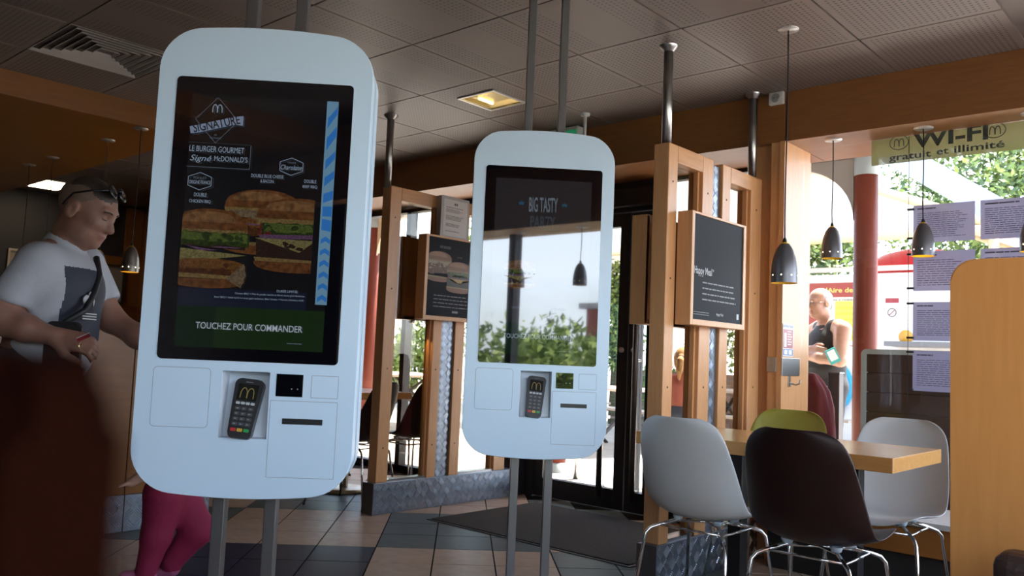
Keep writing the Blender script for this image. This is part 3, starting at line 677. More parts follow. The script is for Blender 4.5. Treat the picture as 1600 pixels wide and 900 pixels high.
_pm = {S_BUN: pm('bun', (.16, .06, .02)), S_BUNL: pm('bun_light', (.22, .10, .04)), S_BUND: pm('bun_dark', (.09, .03, .012)), S_CRUMB: pm('crumb', (.20, .13, .05)), S_TOM: pm('tomato', (.10, .02, .015)), S_PAT: pm('patty', (.03, .018, .012)),
       S_LET: pm('lettuce', (.08, .10, .03)), S_LET2: pm('lettuce_dark', (.04, .05, .015)), S_ONI: pm('onion', (.1, .06, .08)), S_CHEESE: pm('cheese', (.33, .22, .05)), S_CHK: pm('chicken', (.14, .06, .02)), S_PAPER: pm('paper', (.25, .19, .13))}
for cx, cz, w, kd in ((-.16, .36, .23, 'blue'), (.03, .30, .24, 'beef'), (.19, .38, .14, 'blue')):
    o = burger(po, 'burger_print', cx, cz, w, kd, y - (.001 if kd == 'beef' else 0), -hw + .03, hw - .03, 3)
    for i, m in enumerate(o.data.materials): o.data.materials[i] = _pm[m]
lines('fine_print', PGREY, po, -.20, .20, .08, .18, 4, y, 1., .2, 8, 8); lines('fine_print', PGREY, po, -.02, .05, .05, .075, 1, y, 1., .6, 8, 2)
board(3.79, 4.36, 1.265, 1.838, 4.435, 4.3440, 'back of the menu board seen through the glass of the left hand partition', 1)
# small warm picture lamp under the left board
pl = empty('board_lamp', (3.80, 4.30, 1.262)); tag(pl, 'tiny warm lamp glowing under the left menu board', 'lamp')
lathe('lamp_body', STEEL, [(0, 0), (.014, 0), (.014, -.02), (.011, -.024)], pl, 14); lathe('lamp_lens', mat('warm_lens', (1, .8, .4), .3, emit=(1., .62, .18), es=14), [(.011, -.0235), (0, -.0235)], pl, 14)
l = bpy.data.lights.new('board_lamp_light', 'SPOT'); l.energy = 1.2; l.color = (1, .62, .2); l.spot_size = R(110); l.shadow_soft_size = .012
lo = bpy.data.objects.new('board_lamp_light', l); COL.objects.link(lo); lo.parent = pl; lo.location = (0, 0, -.03)

# official notice in a grey frame
nf = empty('notice_frame', (4.06, 4.258, 1.832)); tag(nf, 'white printed notice in a grey frame above the left menu board', 'notice')
prism('frame', mat('notice_frame_grey', (.36, .35, .34), .4), rrect(-.135, .135, 0, .295, .008), -.05, -.001, nf)
prism('sheet', mat('notice_paper', (.55, .52, .52), .6), rrect(-.112, .118, .02, .275, .002), -.0512, -.049, nf)
INK = mat('ink', (.06, .055, .06), .6)
for i, (z0, z1, n) in enumerate(((.215, .225, 1), (.185, .21, 3), (.13, .165, 4), (.085, .11, 3), (.05, .06, 1))): lines('print', INK, nf, -.09, .10, z0, z1, n, -.0516, .9, .4, i, 7)
for dx in (-.012, .006): bx('crest', INK, dx, dx + .012, -.0516, -.0512, .238, .255, nf)

# door mat
mt_ = bx('door_mat', mat('mat_fibre', (.028, .021, .017), .95, bump=.8, bscale=260, var=.4, vscale=120), 3.72, 4.74, 2.46, 3.94, .0005, .010, None, .003)
tag(mt_, 'dark brown ribbed entrance mat lying inside the glass door', 'mat')
bm = bmesh.new()
for a in ((3.70, 4.76, 2.44, 2.4595), (3.70, 4.76, 3.9405, 3.96), (3.70, 3.7195, 2.4595, 3.9405), (4.7405, 4.76, 2.4595, 3.9405)): addbox(bm, a[0]-4.23, a[1]-4.23, a[2]-3.2, a[3]-3.2, -.0045, -.0005)
fin(bm, 'mat_edging', mat('mat_rubber', (.02, .02, .02), .6), mt_, loc=(4.23, 3.2, .005))

# ------------------------------------------------------------------ things on the ceiling
v = empty('air_diffuser', (1.84, 4.71, CZ)); tag(v, 'square four-way ceiling air diffuser with nested vanes', 'vent')
VM = mat('vent_metal', (.40, .36, .33), .4); VD = mat('vent_dark', (.012, .011, .010), .8)
bx('duct', VD, -.29, .29, -.29, .29, .05, .012 + .05, v)
for i in range(7):
    a, b = .295 - i*.040, .295 - i*.040 - .030
    if b < .02: b = .0
    bm = bmesh.new(); z0, z1 = .0, .035
    A = [bm.verts.new((x*a, y_*a, z0)) for x, y_ in ((-1,-1),(1,-1),(1,1),(-1,1))]; B = [bm.verts.new((x*b, y_*b, z1)) for x, y_ in ((-1,-1),(1,-1),(1,1),(-1,1))]
    A2 = [bm.verts.new((x*(a-.004), y_*(a-.004), z0)) for x, y_ in ((-1,-1),(1,-1),(1,1),(-1,1))]
    for k in range(4):
        bm.faces.new((A[k], A[(k+1)%4], B[(k+1)%4], B[k])); bm.faces.new((A2[k], A2[(k+1)%4], B[(k+1)%4], B[k])); bm.faces.new((A[k], A[(k+1)%4], A2[(k+1)%4], A2[k]))
    fin(bm, 'vane', VM, v)
dl = empty('recessed_lamp', (3.65, 3.51, CZ)); tag(dl, 'recessed square ceiling lamp with a yellow reflector', 'ceiling lamp')
YREF = mat('yellow_reflector', (.75, .55, .16), .25, .4)
bm = bmesh.new()
for a in ((-.15, .15, -.15, -.135), (-.15, .15, .135, .15), (-.15, -.135, -.135, .135), (.135, .15, -.135, .135)): addbox(bm, a[0], a[1], a[2], a[3], -.008, .013)
fin(bm, 'bezel', mat('lamp_bezel', (.62, .60, .56), .3, .6), dl)
bm = bmesh.new(); A = [bm.verts.new((x*.135, y_*.135, .0)) for x, y_ in ((-1,-1),(1,-1),(1,1),(-1,1))]; B = [bm.verts.new((x*.07, y_*.10, .011)) for x, y_ in ((-1,-1),(1,-1),(1,1),(-1,1))]
for k in range(4): bm.faces.new((A[k], A[(k+1)%4], B[(k+1)%4], B[k]))
bm.faces.new(B); fin(bm, 'reflector', YREF, dl)
tube('lamp_tube', mat('warm_tube', (1, .9, .6), .4, emit=(1., .78, .35), es=1.2), [(-.06, .05, .004), (.06, .05, .004)], .011, dl, 10)
lp = empty('ceiling_light_panel', (3.21, 9.32, CZ)); tag(lp, 'glowing square light panel in the far left ceiling', 'ceiling lamp')
bx('panel_frame', mat('lamp_bezel', (.6, .6, .6)), -.155, .155, -.29, .29, -.008, 0, lp); bx('diffuser', mat('panel_glow', (1, .9, .75), .5, emit=(1., .80, .55), es=5.), -.14, .14, -.27, .27, -.0095, -.0075, lp)
sp = empty('spot_lamp', (4.05, 7.2, CZ)); tag(sp, 'tiny lit ceiling spot beyond the pendant lamps', 'ceiling lamp')
lathe('ring', STEEL, [(.025, 0), (.045, -.004), (.045, 0)], sp, 16); lathe('bulb', mat('spot_glow', (1, .7, .4), .5, emit=(1, .55, .2), es=9), [(.025, -.002), (0, -.004)], sp, 12)
ex = empty('exit_sign', (4.40, 3.50, 2.535)); tag(ex, 'white and green emergency exit sign above the middle kiosk', 'sign')
bx('housing', mat('sign_white', (.6, .62, .6), .4), -.03, .05, -.10, .14, 0, .062, ex, .01); bx('sign_face', mat('sign_green', (.02, .16, .08), .4, emit=(.01, .12, .05), es=.5), -.034, -.0305, -.09, .13, -.0, .035, ex)
bx('lamp_lens', mat('sign_lens', (.02, .10, .06), .2), -.033, -.03, .02, .08, .038, .056, ex)
cv = empty('ceiling_drop_sensor', (4.2, 3.21, CZ)); tag(cv, 'short white ceiling rod with a small bracket above the door', 'sensor')
lathe('ceiling_cup', mat('sign_white', (.6, .62, .6)), [(0, -.016), (.03, -.014), (.032, 0)], cv, 16); tube('rod', MATS['sign_white'], [(0, 0, -.012), (0, 0, -.17)], .011, cv, 10)
tube('bracket', SCREW, [(0, 0, -.165), (.03, -.09, -.165), (.05, -.09, -.19)], .006, cv, 6); lathe('sensor_head', SCREW, [(0, 0), (.012, .004), (.014, .03), (0, .036)], cv, 12, loc=(.05, -.09, -.22))

SHADE = mat('shade_grey', (.16, .16, .175), .32, .6); YEL = mat('shade_yellow', (.85, .55, .02), .45); CORD = mat('cord_black', (.012, .011, .011), .6)
BULB = mat('bulb_glow', (1, .9, .7), .4, emit=(1., .85, .55), es=2.2)
_pend = []
def pendant(x, y, zc, zt, zb, label, group, lit=False, shade=None):
    e = empty('pendant_lamp', (x, y, zb)); tag(e, label, 'pendant lamp', group)
    h = zt - zb; w = .056 * h / .18
    prof = [(w, 0), (w*1.0, .04*h/.18), (w*.95, .075*h/.18), (w*.84, .11*h/.18), (w*.62, .148*h/.18), (w*.36, .170*h/.18), (w*.16, .178*h/.18)]
    lathe('shade', shade or SHADE, prof, e, 28); lathe('shade_lining', YEL, [(r*.975, z + .0005) for r, z in prof], e, 28)
    lathe('cap', CORD, [(w*.17, h*.985), (w*.14, h*1.06), (.004, h*1.10)], e, 12)
    for k in range(8):
        a = 2*math.pi*k/8 + .2; lathe('vent_hole_glow', BULB, [(0, 0), (.0036, 0), (.003, .001), (0, .001)], e, 8, loc=(w*.992*math.cos(a), w*.992*math.sin(a), .032*h/.18), rot=(0, R(90), a))  # glowing discs stand in for bulb light showing through vent holes
    bm = bmesh.new(); addlathe(bm, [(0, h*.10), (.014, h*.14), (.022, h*.26), (.014, h*.45), (.012, h*.75)], 14); fin(bm, 'bulb', BULB if lit else mat('bulb_faint_glow', (.7, .66, .55), .3, emit=(1, .8, .3), es=.15), e, True)  # the unlit bulb is given a faint glow
    L = zc - zb; pts = [(.006*math.sin(3.1*t)*(1-t)*t*4, .004*math.sin(5*t)*(1-t), h*1.05 + (L - h*1.05)*t) for t in np.linspace(0, 1, 9)]
    pts[0] = (0, 0, h*1.05); pts[-1] = (0, 0, L)
    tube('cord', CORD, pts, .0032, e, 6)
    lathe('ceiling_rose', mat('rose_metal', (.5, .48, .46), .3, .5), [(0, L-.006), (.045, L-.005), (.048, L)], e, 22)
    return e
G = 'grey dome pendant lamps by the window'
pendant(3.633, 1.62, CZ, 1.612, 1.425, 'nearest grey dome pendant with yellow lining, hanging from the ceiling tile', G)
pendant(4.585, 1.775, 2.315, 1.832, 1.652, 'grey dome pendant hanging from the window header, left of the red brown column', G)
pendant(4.602, 1.312, 2.315, 1.822, 1.645, 'lit grey dome pendant hanging in front of the taped paper sheets', G, True)
pendant(4.602, .825, 2.315, 1.822, 1.645, 'grey dome pendant cut by the right edge of the picture', G)
G2 = 'silver dome pendants over the counter'; SHL = mat('shade_silver', (.30, .28, .26), .3, .8)
for (x, y, l, q) in ((2.44, 5.576, 'lit silver dome pendant beside the left edge of the large kiosk', True), (2.45, 6.115, 'lit silver dome pendant just in front of the man\'s chin', True),
                  (2.44, 7.11, 'silver dome pendant behind the man, on the second cord from the left', False), (2.435, 7.60, 'silver dome pendant behind the man, on the leftmost cord', False)):
    pendant(x, y, 2.45, 1.665, 1.488, l, G2, q, SHL)
G3 = 'grey pendants along the windows behind the camera'
for x, w in ((.2, 'first'), (.85, 'second'), (-.6, 'third')): pendant(x, -.40, 2.085, 1.80, 1.62, f'grey pendant hanging at the windows behind the camera, {w} from the mullion', G3)

# ------------------------------------------------------------------ tables, chairs, dividers
def table(x0, x1, y0, y1, label, peds, zt=.74, th=.055, group=None):
    t = empty('cafe_table', ((x0+x1)/2, (y0+y1)/2, 0)); tag(t, label, 'table', group); hx, hy = (x1-x0)/2, (y1-y0)/2
    bx('table_top', TABLEW, -hx, hx, -hy, hy, zt - th, zt, t, .003)
    for (px_, py_) in peds:
        p = bx('pedestal', BLACK, px_ - .032, px_ + .032, py_ - .032, py_ + .032, .02, zt - th, t, .004)
        bx('pedestal_plate', BLACK, px_ - .16, px_ + .16, py_ - .12, py_ + .12, zt - th - .012, zt - th - .0005, p); bx('pedestal_foot', BLACK, px_ - .07, px_ + .07, py_ - .2, py_ + .2, .001, .02, p, .004)
    return t
table(3.20, 3.80, 1.01, 2.10, 'rectangular beech cafe table by the window with chairs around it', ((0, .20), (0, -.30)))

def chair(loc, rz, m, label, group='moulded shell chairs with chrome legs'):
    """moulded plastic shell chair; sits facing local +y"""
    c = empty('shell_chair', (loc[0], loc[1], 0), rz); tag(c, label, 'chair', group)
    prof = [(.245,.415),(.235,.436),(.20,.450),(.13,.444),(.05,.430),(-.04,.421),(-.115,.424),(-.165,.447),(-.20,.495),(-.222,.555),(-.240,.62),(-.254,.69),(-.266,.755),(-.275,.80),(-.281,.826),(-.283,.836)]
    hwd = [.150,.195,.213,.222,.228,.231,.232,.231,.228,.222,.214,.205,.193,.172,.135,.095]
    nu = 17; bm = bmesh.new(); G_ = []
    for i, ((py_, pz_), w) in enumerate(zip(prof, hwd)):
        row = []; s = i / (len(prof) - 1)
        seat = max(0, 1 - s/.55); back = max(0, min(1, (s - .38)/.25)); mid = max(0, 1 - abs(s - .48)/.3)
        for k in range(nu):
            u = -1 + 2*k/(nu-1); a = abs(u)
            lift = (.035*seat + .05*mid) * a**2.4; fwd = (.055*back*(1 - .35*max(0, s-.7)/.3) + .055*mid) * a**2.2
            row.append(bm.verts.new((w*u*(1 - .02*mid), py_ + fwd, pz_ + lift)))
        G_.append(row)
    for i in range(len(G_)-1):
        for k in range(nu-1): bm.faces.new((G_[i][k], G_[i][k+1], G_[i+1][k+1], G_[i+1][k]))
    sh = fin(bm, 'shell', m, c, True)
    md = sh.modifiers.new('thick', 'SOLIDIFY'); md.thickness = .006; md.offset = 0
    md = sh.modifiers.new('sub', 'SUBSURF'); md.levels = 1; md.render_levels = 1
    for sx in (-1, 1):
        for sy in (-1, 1):
            tube('leg', CHROME, [(sx*.09, sy*.07 - .0, .405), (sx*.135, sy*.125, .385), (sx*.165, sy*.16, .370), (sx*.178, sy*.176, .350), (sx*.215, sy*.225, .006)], .0075, c, 10)
            lathe('foot_cap', BLACK, [(0, 0), (.011, 0), (.010, .016), (0, .016)], c, 10, loc=(sx*.216, sy*.226, .0005))
            lathe('shock_mount', WHITE if m is not None else WHITE, [(.024, .0), (.017, -.018), (0, -.018)], c, 12, loc=(sx*.09, sy*.07, .424))
    for sy in (-1, 1): tube('brace', CHROME, [(-.14, sy*.13, .382), (.14, sy*.13, .382)], .005, c, 8)
    for sx in (-1, 1): tube('brace', CHROME, [(sx*.14, -.13, .380), (sx*.14, .13, .380)], .005, c, 8)
    tube('brace', CHROME, [(-.09, -.07, .40), (.09, .07, .40)], .005, c, 8); tube('brace', CHROME, [(.09, -.07, .40), (-.09, .07, .40)], .005, c, 8)
    return c
PWHITE = mat('shell_white', (.52, .53, .53), .35); PBROWN = mat('shell_brown', (.018, .0055, .0045), .42, spec=.35); PGREEN = mat('shell_green', (.32, .30, .05), .4)
chair((3.20, 1.745), R(-90), PWHITE, 'white shell chair seen from behind, beside the wooden partition')
chair((3.13, 1.245), R(-90), PBROWN, 'dark brown shell chair seen from behind at the window table')
chair((3.88, 1.79), R(90), PGREEN, 'olive green shell chair on the window side of the table')
chair((3.88, 1.255), R(90), PWHITE, 'white shell chair on the window side of the table, in front of the dark barrier')

# area past the left partition
t2 = empty('round_base_table', (3.93, 5.12, 0)); tag(t2, 'beech table on a round disc base behind the left hand partition', 'table')
bx('table_top', TABLEW, -.33, .33, -.33, .33, .69, .74, t2, .003); lathe('disc_base', mat('brass_disc', (.35, .27, .17), .35, .6), [(.0, .03), (.15, .03), (.17, .024), (.175, 0.001), (0, .001)], t2, 32)
tube('stem', STEEL, [(0, 0, .03), (0, 0, .69)], .03, t2, 16)
chair((3.66, 4.68), R(20), PBROWN, 'dark brown shell chair just behind the left hand partition post', 'chairs past the left hand partition')
chair((4.22, 4.72), R(0), PBROWN, 'dark brown shell chair seen through the left hand partition glass', 'chairs past the left hand partition')
chair((4.25, 5.95), R(170), PGREEN, 'yellow green shell chair at the far table past the left hand partition', 'chairs past the left hand partition')
table(4.0, 4.65, 6.3, 7.4, 'far beech table by the tall windows past the left hand partition', ((0, .2), (0, -.2)))

# divider panels (rounded wood boards)
def divider(x, th, y0, y1, z1, r, m, label):
    """board in the plane x; the rounded corner is at (y1 -> towards +y if y1>y0)"""
    e = empty('divider_panel', (x + th/2, (y0+y1)/2, 0)); tag(e, label, 'divider', None)
    s = 1 if y1 > y0 else -1; L = abs(y1-y0)/2; pts = [(-L, .001), (L, .001)]
    for k in range(9): a = R(90*k/8); pts.append((L - r + r*math.cos(a), z1 - r + r*math.sin(a)))
    pts += [(-L, z1)]
    o = prism('board', m, [(p[0]*s, p[1]) for p in (pts if s > 0 else pts[::-1])], -th/2, th/2, e, .003, rot=(0, 0, R(90)))
    o2 = bx('foot_rail', STEEL, -th/2 - .004, th/2 + .004, -L + .02, L - .02, .0005, .05, e, .002)
    return e
divider(2.30, .04, -.18, .592, 1.335, .055, PANELW, 'tall beech divider panel with a rounded corner at the right edge')
divider(.030, .012, .80, .094, 1.0480, .009, mat('shaded_divider', (.0065, .0012, .0004), .9, spec=.02), 'blurred wood divider panel, coloured as in shade, close to the camera at the lower left')  # wood like the other divider; its shade is put into the near-black colour
bs = empty('bench_seat', (2.03, .12, 0)); tag(bs, 'dark brown upholstered seat back in the lower right corner', 'bench')
bx('back_cushion', mat('brown_leather', (.035, .018, .014), .45, bump=.2), -.05, .05, -.27, .315, .40, .692, bs, .03, seg=3); bx('seat_cushion', MATS['brown_leather'], -.55, -.06, -.27, .315, .32, .46, bs, .03, seg=3); bx('plinth', BLACK, -.5, .04, -.25, .30, .001, .39, bs) 

# paper sheets, cable and wi-fi film on the window
PAPER = sheer('paper_lilac', (.42, .40, .50), (.40, .38, .52), .86); INKP = mat('ink_lilac', (.09, .085, .13), .7)
rows = ((1.731, 1.931, 'top'), (1.476, 1.684, 'second'), (1.216, 1.418, 'third'), (.955, 1.162, 'lowest'))
for ri, (z0, z1, w) in enumerate(rows):
    for ci, (ya, yb) in enumerate(((1.392, 1.097), (1.072, .778))):
        if ci and ri > 1: continue
        e = empty('paper_sheet', (4.712, ya, z0), R(-90)); W = ya - yb; Hh = z1 - z0
        tag(e, f'lilac printed paper sheet on the window, {w} row, {"beside the cable" if ci == 0 else "right hand column"}', 'paper sheet', 'printed sheets hung in the window')
        bx('sheet', PAPER, 0, W, 0, .0008, 0, Hh, e)
        lines('print', INKP, e, .02, W - .02, Hh*.12, Hh*.80, 13 if ri != 1 else 12, -.0006, .95, .30, 11 + ri*3 + ci, 7)
        lines('heading', INKP, e, .02, W*(.5 + .3*ci), Hh*.87, Hh*.93, 1, -.0006, .8, .6, 5 + ri, 4)
cb = empty('display_cable', (4.70, 1.412, .90)); tag(cb, 'thin steel display cable with clips holding the paper sheets', 'cable')
tube('cable', CORD, [(0, 0, -.0), (0, 0, 1.41)], .0015, cb, 6)
for z in (.06, .255, .33, .51, .59, .77, .855, 1.01): bx('clip', BLACK, -.008, .012, -.026, .006, z - .005, z + .005, cb)
wf_ = empty('wifi_film', (4.714, 1.612, 2.172), R(-90)); tag(wf_, 'pale green WI-FI gratuit et illimité film along the top of the window', 'sign')
FILM = sheer('film_green', (.33, .31, .15), (.33, .33, .17), .80); FINK = mat('film_ink', (.055, .065, .055), .7)
prism('film', FILM, rrect(0, 1.85, 0, .142, .006), 0, .0008, wf_)
txt('WI-FI', .36, .085, FINK, wf_, (.395, -.0008, .112), off=.03); txt('gratuit', .213, .046, FINK, wf_, (.200, -.0008, .0275), off=.015); txt('et', .058, .031, FINK, wf_, (.362, -.0008, .035), off=.015); txt('illimité', .232, .037, FINK, wf_, (.533, -.0008, .038), off=.015)
for cx in (.145, .606):
    bm = bmesh.new(); addtube(bm, [(cx + .048*math.cos(a), 0, .112 + .048*math.sin(a)*.8) for a in np.linspace(0, 2*math.pi, 25)[:-1]], .0022, 5, True); fin(bm, 'ring', FINK, wf_, loc=(0, -.0006, 0))
    mlogo('arches_logo', .05, .044, FINK, wf_, (cx, -.0010, .112), .14)

# small things on the pier
sg = empty('extinguisher_sign', (4.54, 1.9985, 1.108)); tag(sg, 'red and blue fire extinguisher sign on the window jamb', 'sign')
bx('plate', mat('sign_plate', (.62, .62, .64), .4), -.066, .072, -.002, 0, 0, .182, sg); bx('red_field', mat('sign_red', (.30, .03, .04), .4), -.06, .066, -.0026, -.002, .045, .15, sg)
bx('blue_field', mat('sign_blue', (.03, .08, .28), .4), -.06, .066, -.0026, -.002, .006, .04, sg); txt('EXTINCTEUR', .125, .014, MATS['sign_blue'], sg, (.003, -.0028, .167), off=.02)
bx('cylinder_mark', MATS['sign_plate'], -.05, -.02, -.003, -.0026, .052, .13, sg); lines('print', MATS['sign_plate'], sg, -.005, .06, .06, .145, 6, -.003, .9, .35, 3, 3)
for dx in (-.05, .008): bx('pictogram', MATS['sign_plate'], dx, dx + .045, -.003, -.0026, .010, .036, sg)
so_ = empty('power_socket', (4.478, 2.052, 2.53)); tag(so_, 'white wall socket at the top of the wooden pier', 'socket')
bx('socket_plate', mat('socket_white', (.6, .58, .55), .4), -.03, 0, -.042, .042, 0, .07, so_, .004)
lathe('socket_well', mat('socket_grey', (.3, .29, .28), .5), [(.026, 0), (.023, .004), (.018, .003), (0, .003)], so_, 18, loc=(-.030, 0, .035), rot=(0, R(-90), 0))
for dy in (-.008, .008): lathe('pin_hole', BLACK, [(0, 0), (.003, 0), (.003, .001), (0, .001)], so_, 8, loc=(-.0335, dy, .035), rot=(0, R(-90), 0))
hk = empty('coat_hook', (4.57, 1.999, .94)); tag(hk, 'small steel coat hook low on the window jamb', 'hook')
bx('hook_plate', STEEL, -.012, .012, -.004, 0, 0, .075, hk, .001); tube('hook_arm', STEEL, [(0, -.003, .02), (0, -.04, .012), (0, -.06, .02), (0, -.064, .04)], .005, hk, 8)

# counter under the left pendants
ct = empty('service_counter', (2.0, 4.69, 0)); tag(ct, 'orange fronted service counter with plate skirting behind the large kiosk', 'counter')
for x0, x1 in ((-.72, .115), (.12, .62)):
    f = bx('front_panel', ORANGE, x0, x1, 0, .02, .20, 1.10, ct, .002)
    sk = bx('plate_skirting', PLATE, x0, x1, -.006, .02, .001, .198, ct, .001); tread('tread_pattern', sk, x0 + .004, x1 - .004, .006, .192, -.0062, .054, bars=4)
for z in (.31, .335): lathe('screw', SCREW, [(0, 0), (.004, 0), (.003, .001), (0, .001)], ct, 8, loc=(.15, 0, z), rot=(R(90), 0, 0))
bx('carcass', mat('counter_body', (.10, .06, .03), .6), -.70, .60, .021, .55, .001, 1.09, ct)
bx('counter_top', mat('counter_grey', (.34, .32, .29), .35), -.73, .63, -.012, .57, 1.1005, 1.135, ct, .003)
# low orange wall and framed pictures far behind
hwl = bx('low_wall', ORANGE, 2.62, 5.0, 9.2, 9.3, .001, 1.40); tag(hwl, 'low orange wood wall far behind the pendants', 'wall panel')
for (x, z, w, h, l, cfm, ci) in ((4.18, 1.45, .24, .45, 'dark framed black and white picture on the far orange wall', mat('frame_black', (.02, .015, .012), .5), mat('picture_pale', (.26, .25, .24), .6)),
                             (3.15, 1.66, .17, .30, 'pale framed picture on the far dark wall behind the man', mat('frame_pale', (.45, .40, .33), .5), mat('picture_cream', (.30, .26, .2), .6))):
    e = empty('framed_picture', (x, 9.968 if x > 3.9 else 9.998, z)); tag(e, l, 'picture', 'pictures on the far wall')
    for a in ((-w/2, -w/2 + .022, 0, h), (w/2 - .022, w/2, 0, h), (-w/2 + .022, w/2 - .022, 0, .022), (-w/2 + .022, w/2 - .022, h - .022, h)): bx('frame_bar', cfm, a[0], a[1], -.03, -.001, a[2], a[3], e)
    q = bx('print', ci, -w/2 + .02, w/2 - .02, -.012, -.001, .02, h - .02, e)
    flat('figure', q, [([(-.05, .06), (.05, .06), (.04, .16), (.015, .17), (.01, .22), (-.012, .22), (-.015, .16), (-.045, .13)], INK)], -.0125)

# ------------------------------------------------------------------ people
class Body:
    """one continuous surface grown from tapered capsules and ellipsoids (smooth union, surface nets)"""
    def __init__(s): s.p = []
    def cap(s, a, b, ra, rb, m, k=.03, sub=False): s.p.append(('c', np.array(a, float), np.array(b, float), ra, rb, m, k, sub)); return s
    def ell(s, c, r, m, k=.03, sub=False, rot=None):
        Rm = np.array(Euler(rot).to_matrix()) if rot else np.eye(3)
        s.p.append(('e', np.array(c, float), np.array(r, float), Rm, None, m, k, sub)); return s
    def chain(s, pts, rs, m, k=.03):
        for i in range(len(pts)-1): s.cap(pts[i], pts[i+1], rs[i], rs[i+1], m, k)
        return s
    @staticmethod
    def dist(q, P):
        if q[0] == 'c':
            a, b = q[1], q[2]; ab = b - a; t = np.clip(((P - a) @ ab) / max(1e-9, ab @ ab), 0, 1)
            return np.linalg.norm(P - a - t[..., None]*ab, axis=-1) - (q[3] + (q[4]-q[3])*t)
        L = (P - q[1]) @ q[3]; r = q[2]; n = np.linalg.norm(L / r, axis=-1); g = np.linalg.norm(L / (r*r), axis=-1)
        return n * (n - 1) / np.maximum(g, 1e-6)
    def box(s, q):
        if q[0] == 'c': r = max(q[3], q[4]); return np.minimum(q[1], q[2]) - r, np.maximum(q[1], q[2]) + r
        r = q[2].max(); return q[1] - r, q[1] + r
    def build(s, name, mats, parent, h=.006, paint=None):
        lo = np.min([s.box(q)[0] for q in s.p if not q[7]], 0) - 3*h; hi = np.max([s.box(q)[1] for q in s.p if not q[7]], 0) + 3*h
        n = np.ceil((hi - lo)/h).astype(int) + 1
        D = np.full(n, .12, np.float32)
        ax = [lo[i] + h*np.arange(n[i]) for i in range(3)]
        for q in s.p:
            a, b = s.box(q); m = .05 + q[6]
            i0 = np.maximum(0, ((a - m - lo)/h).astype(int)); i1 = np.minimum(n, ((b + m - lo)/h).astype(int) + 2)
            sl = tuple(slice(i0[i], i1[i]) for i in range(3))
            if any(i1[i] <= i0[i] for i in range(3)): continue
            P = np.stack(np.meshgrid(*[ax[i][sl[i]] for i in range(3)], indexing='ij'), -1)
            d = s.dist(q, P).astype(np.float32); o = D[sl]; k = max(q[6], 1e-4)
            if q[7]:
                hh = np.clip(.5 - .5*(o + d)/k, 0, 1); D[sl] = o*(1-hh) + (-d)*hh + k*hh*(1-hh)
            else:
                hh = np.clip(.5 + .5*(o - d)/k, 0, 1); D[sl] = o*(1-hh) + d*hh - k*hh*(1-hh)
        ins = D < 0
        c = np.zeros(n - 1, int)
        for i in (0,1):
            for j in (0,1):
                for k in (0,1): c += ins[i:n[0]-1+i, j:n[1]-1+j, k:n[2]-1+k]
        act = np.argwhere((c > 0) & (c < 8)); idx = -np.ones(n - 1, int); idx[tuple(act.T)] = np.arange(len(act))
        acc = np.zeros((len(act), 3)); cnt = np.zeros(len(act))
        off = [(i,j,k) for i in (0,1) for j in (0,1) for k in (0,1)]
        for a in off:
            for x in range(3):
                if a[x]: continue
                b = list(a); b[x] = 1
                va = D[tuple((act + a).T)]; vb = D[tuple((act + b).T)]; cr_ = (va < 0) != (vb < 0)
                t = np.where(cr_, va/np.where(va == vb, 1, va - vb), 0)
                p = np.array(a, float)[None, :].repeat(len(act), 0); p[:, x] += t
                acc[cr_] += p[cr_]; cnt[cr_] += 1
        V = lo + h*(act + acc/np.maximum(cnt, 1)[:, None])
        F = []
        for x in range(3):
            y_, z_ = (x+1) % 3, (x+2) % 3
            sh = [slice(None)]*3; s2 = [slice(None)]*3; sh[x] = slice(0, n[x]-1); s2[x] = slice(1, n[x])
            e = ins[tuple(sh)] != ins[tuple(s2)]; E_ = np.argwhere(e)
            E_ = E_[(E_[:, y_] > 0) & (E_[:, z_] > 0) & (E_[:, y_] < n[y_]-1) & (E_[:, z_] < n[z_]-1)]
            q = []
            for dy, dz in ((-1,-1),(0,-1),(0,0),(-1,0)):
                w = E_.copy(); w[:, y_] += dy; w[:, z_] += dz; q.append(idx[tuple(w.T)])
            q = np.stack(q, 1); fl = ~ins[tuple(E_.T)]; q[fl] = q[fl][:, ::-1]; F.append(q)
        F = np.concatenate(F); F = F[(F >= 0).all(1)]
        me = bpy.data.meshes.new(name); me.from_pydata(V.tolist(), [], F.tolist())
        names = list(mats.keys())
        for m in names: me.materials.append(mats[m])
        C_ = V[F].mean(1); best = np.full(len(C_), 9.); mi = np.zeros(len(C_), int)
        for q in s.p:
            if q[7]: continue
            d = s.dist(q, C_); b = d < best - 1e-6; best[b] = d[b]; mi[b] = names.index(q[5])
        if paint is not None:
            for (fn, m) in paint: mi[fn(C_)] = names.index(m)
        me.polygons.foreach_set('material_index', mi.astype(np.int32)); me.polygons.foreach_set('use_smooth', np.ones(len(F), bool)); me.update()
        o = bpy.data.objects.new(name, me); COL.objects.link(o)
        if parent: o.parent = parent
        md = o.modifiers.new('smooth', 'SMOOTH'); md.factor = .5; md.iterations = 3
        return o
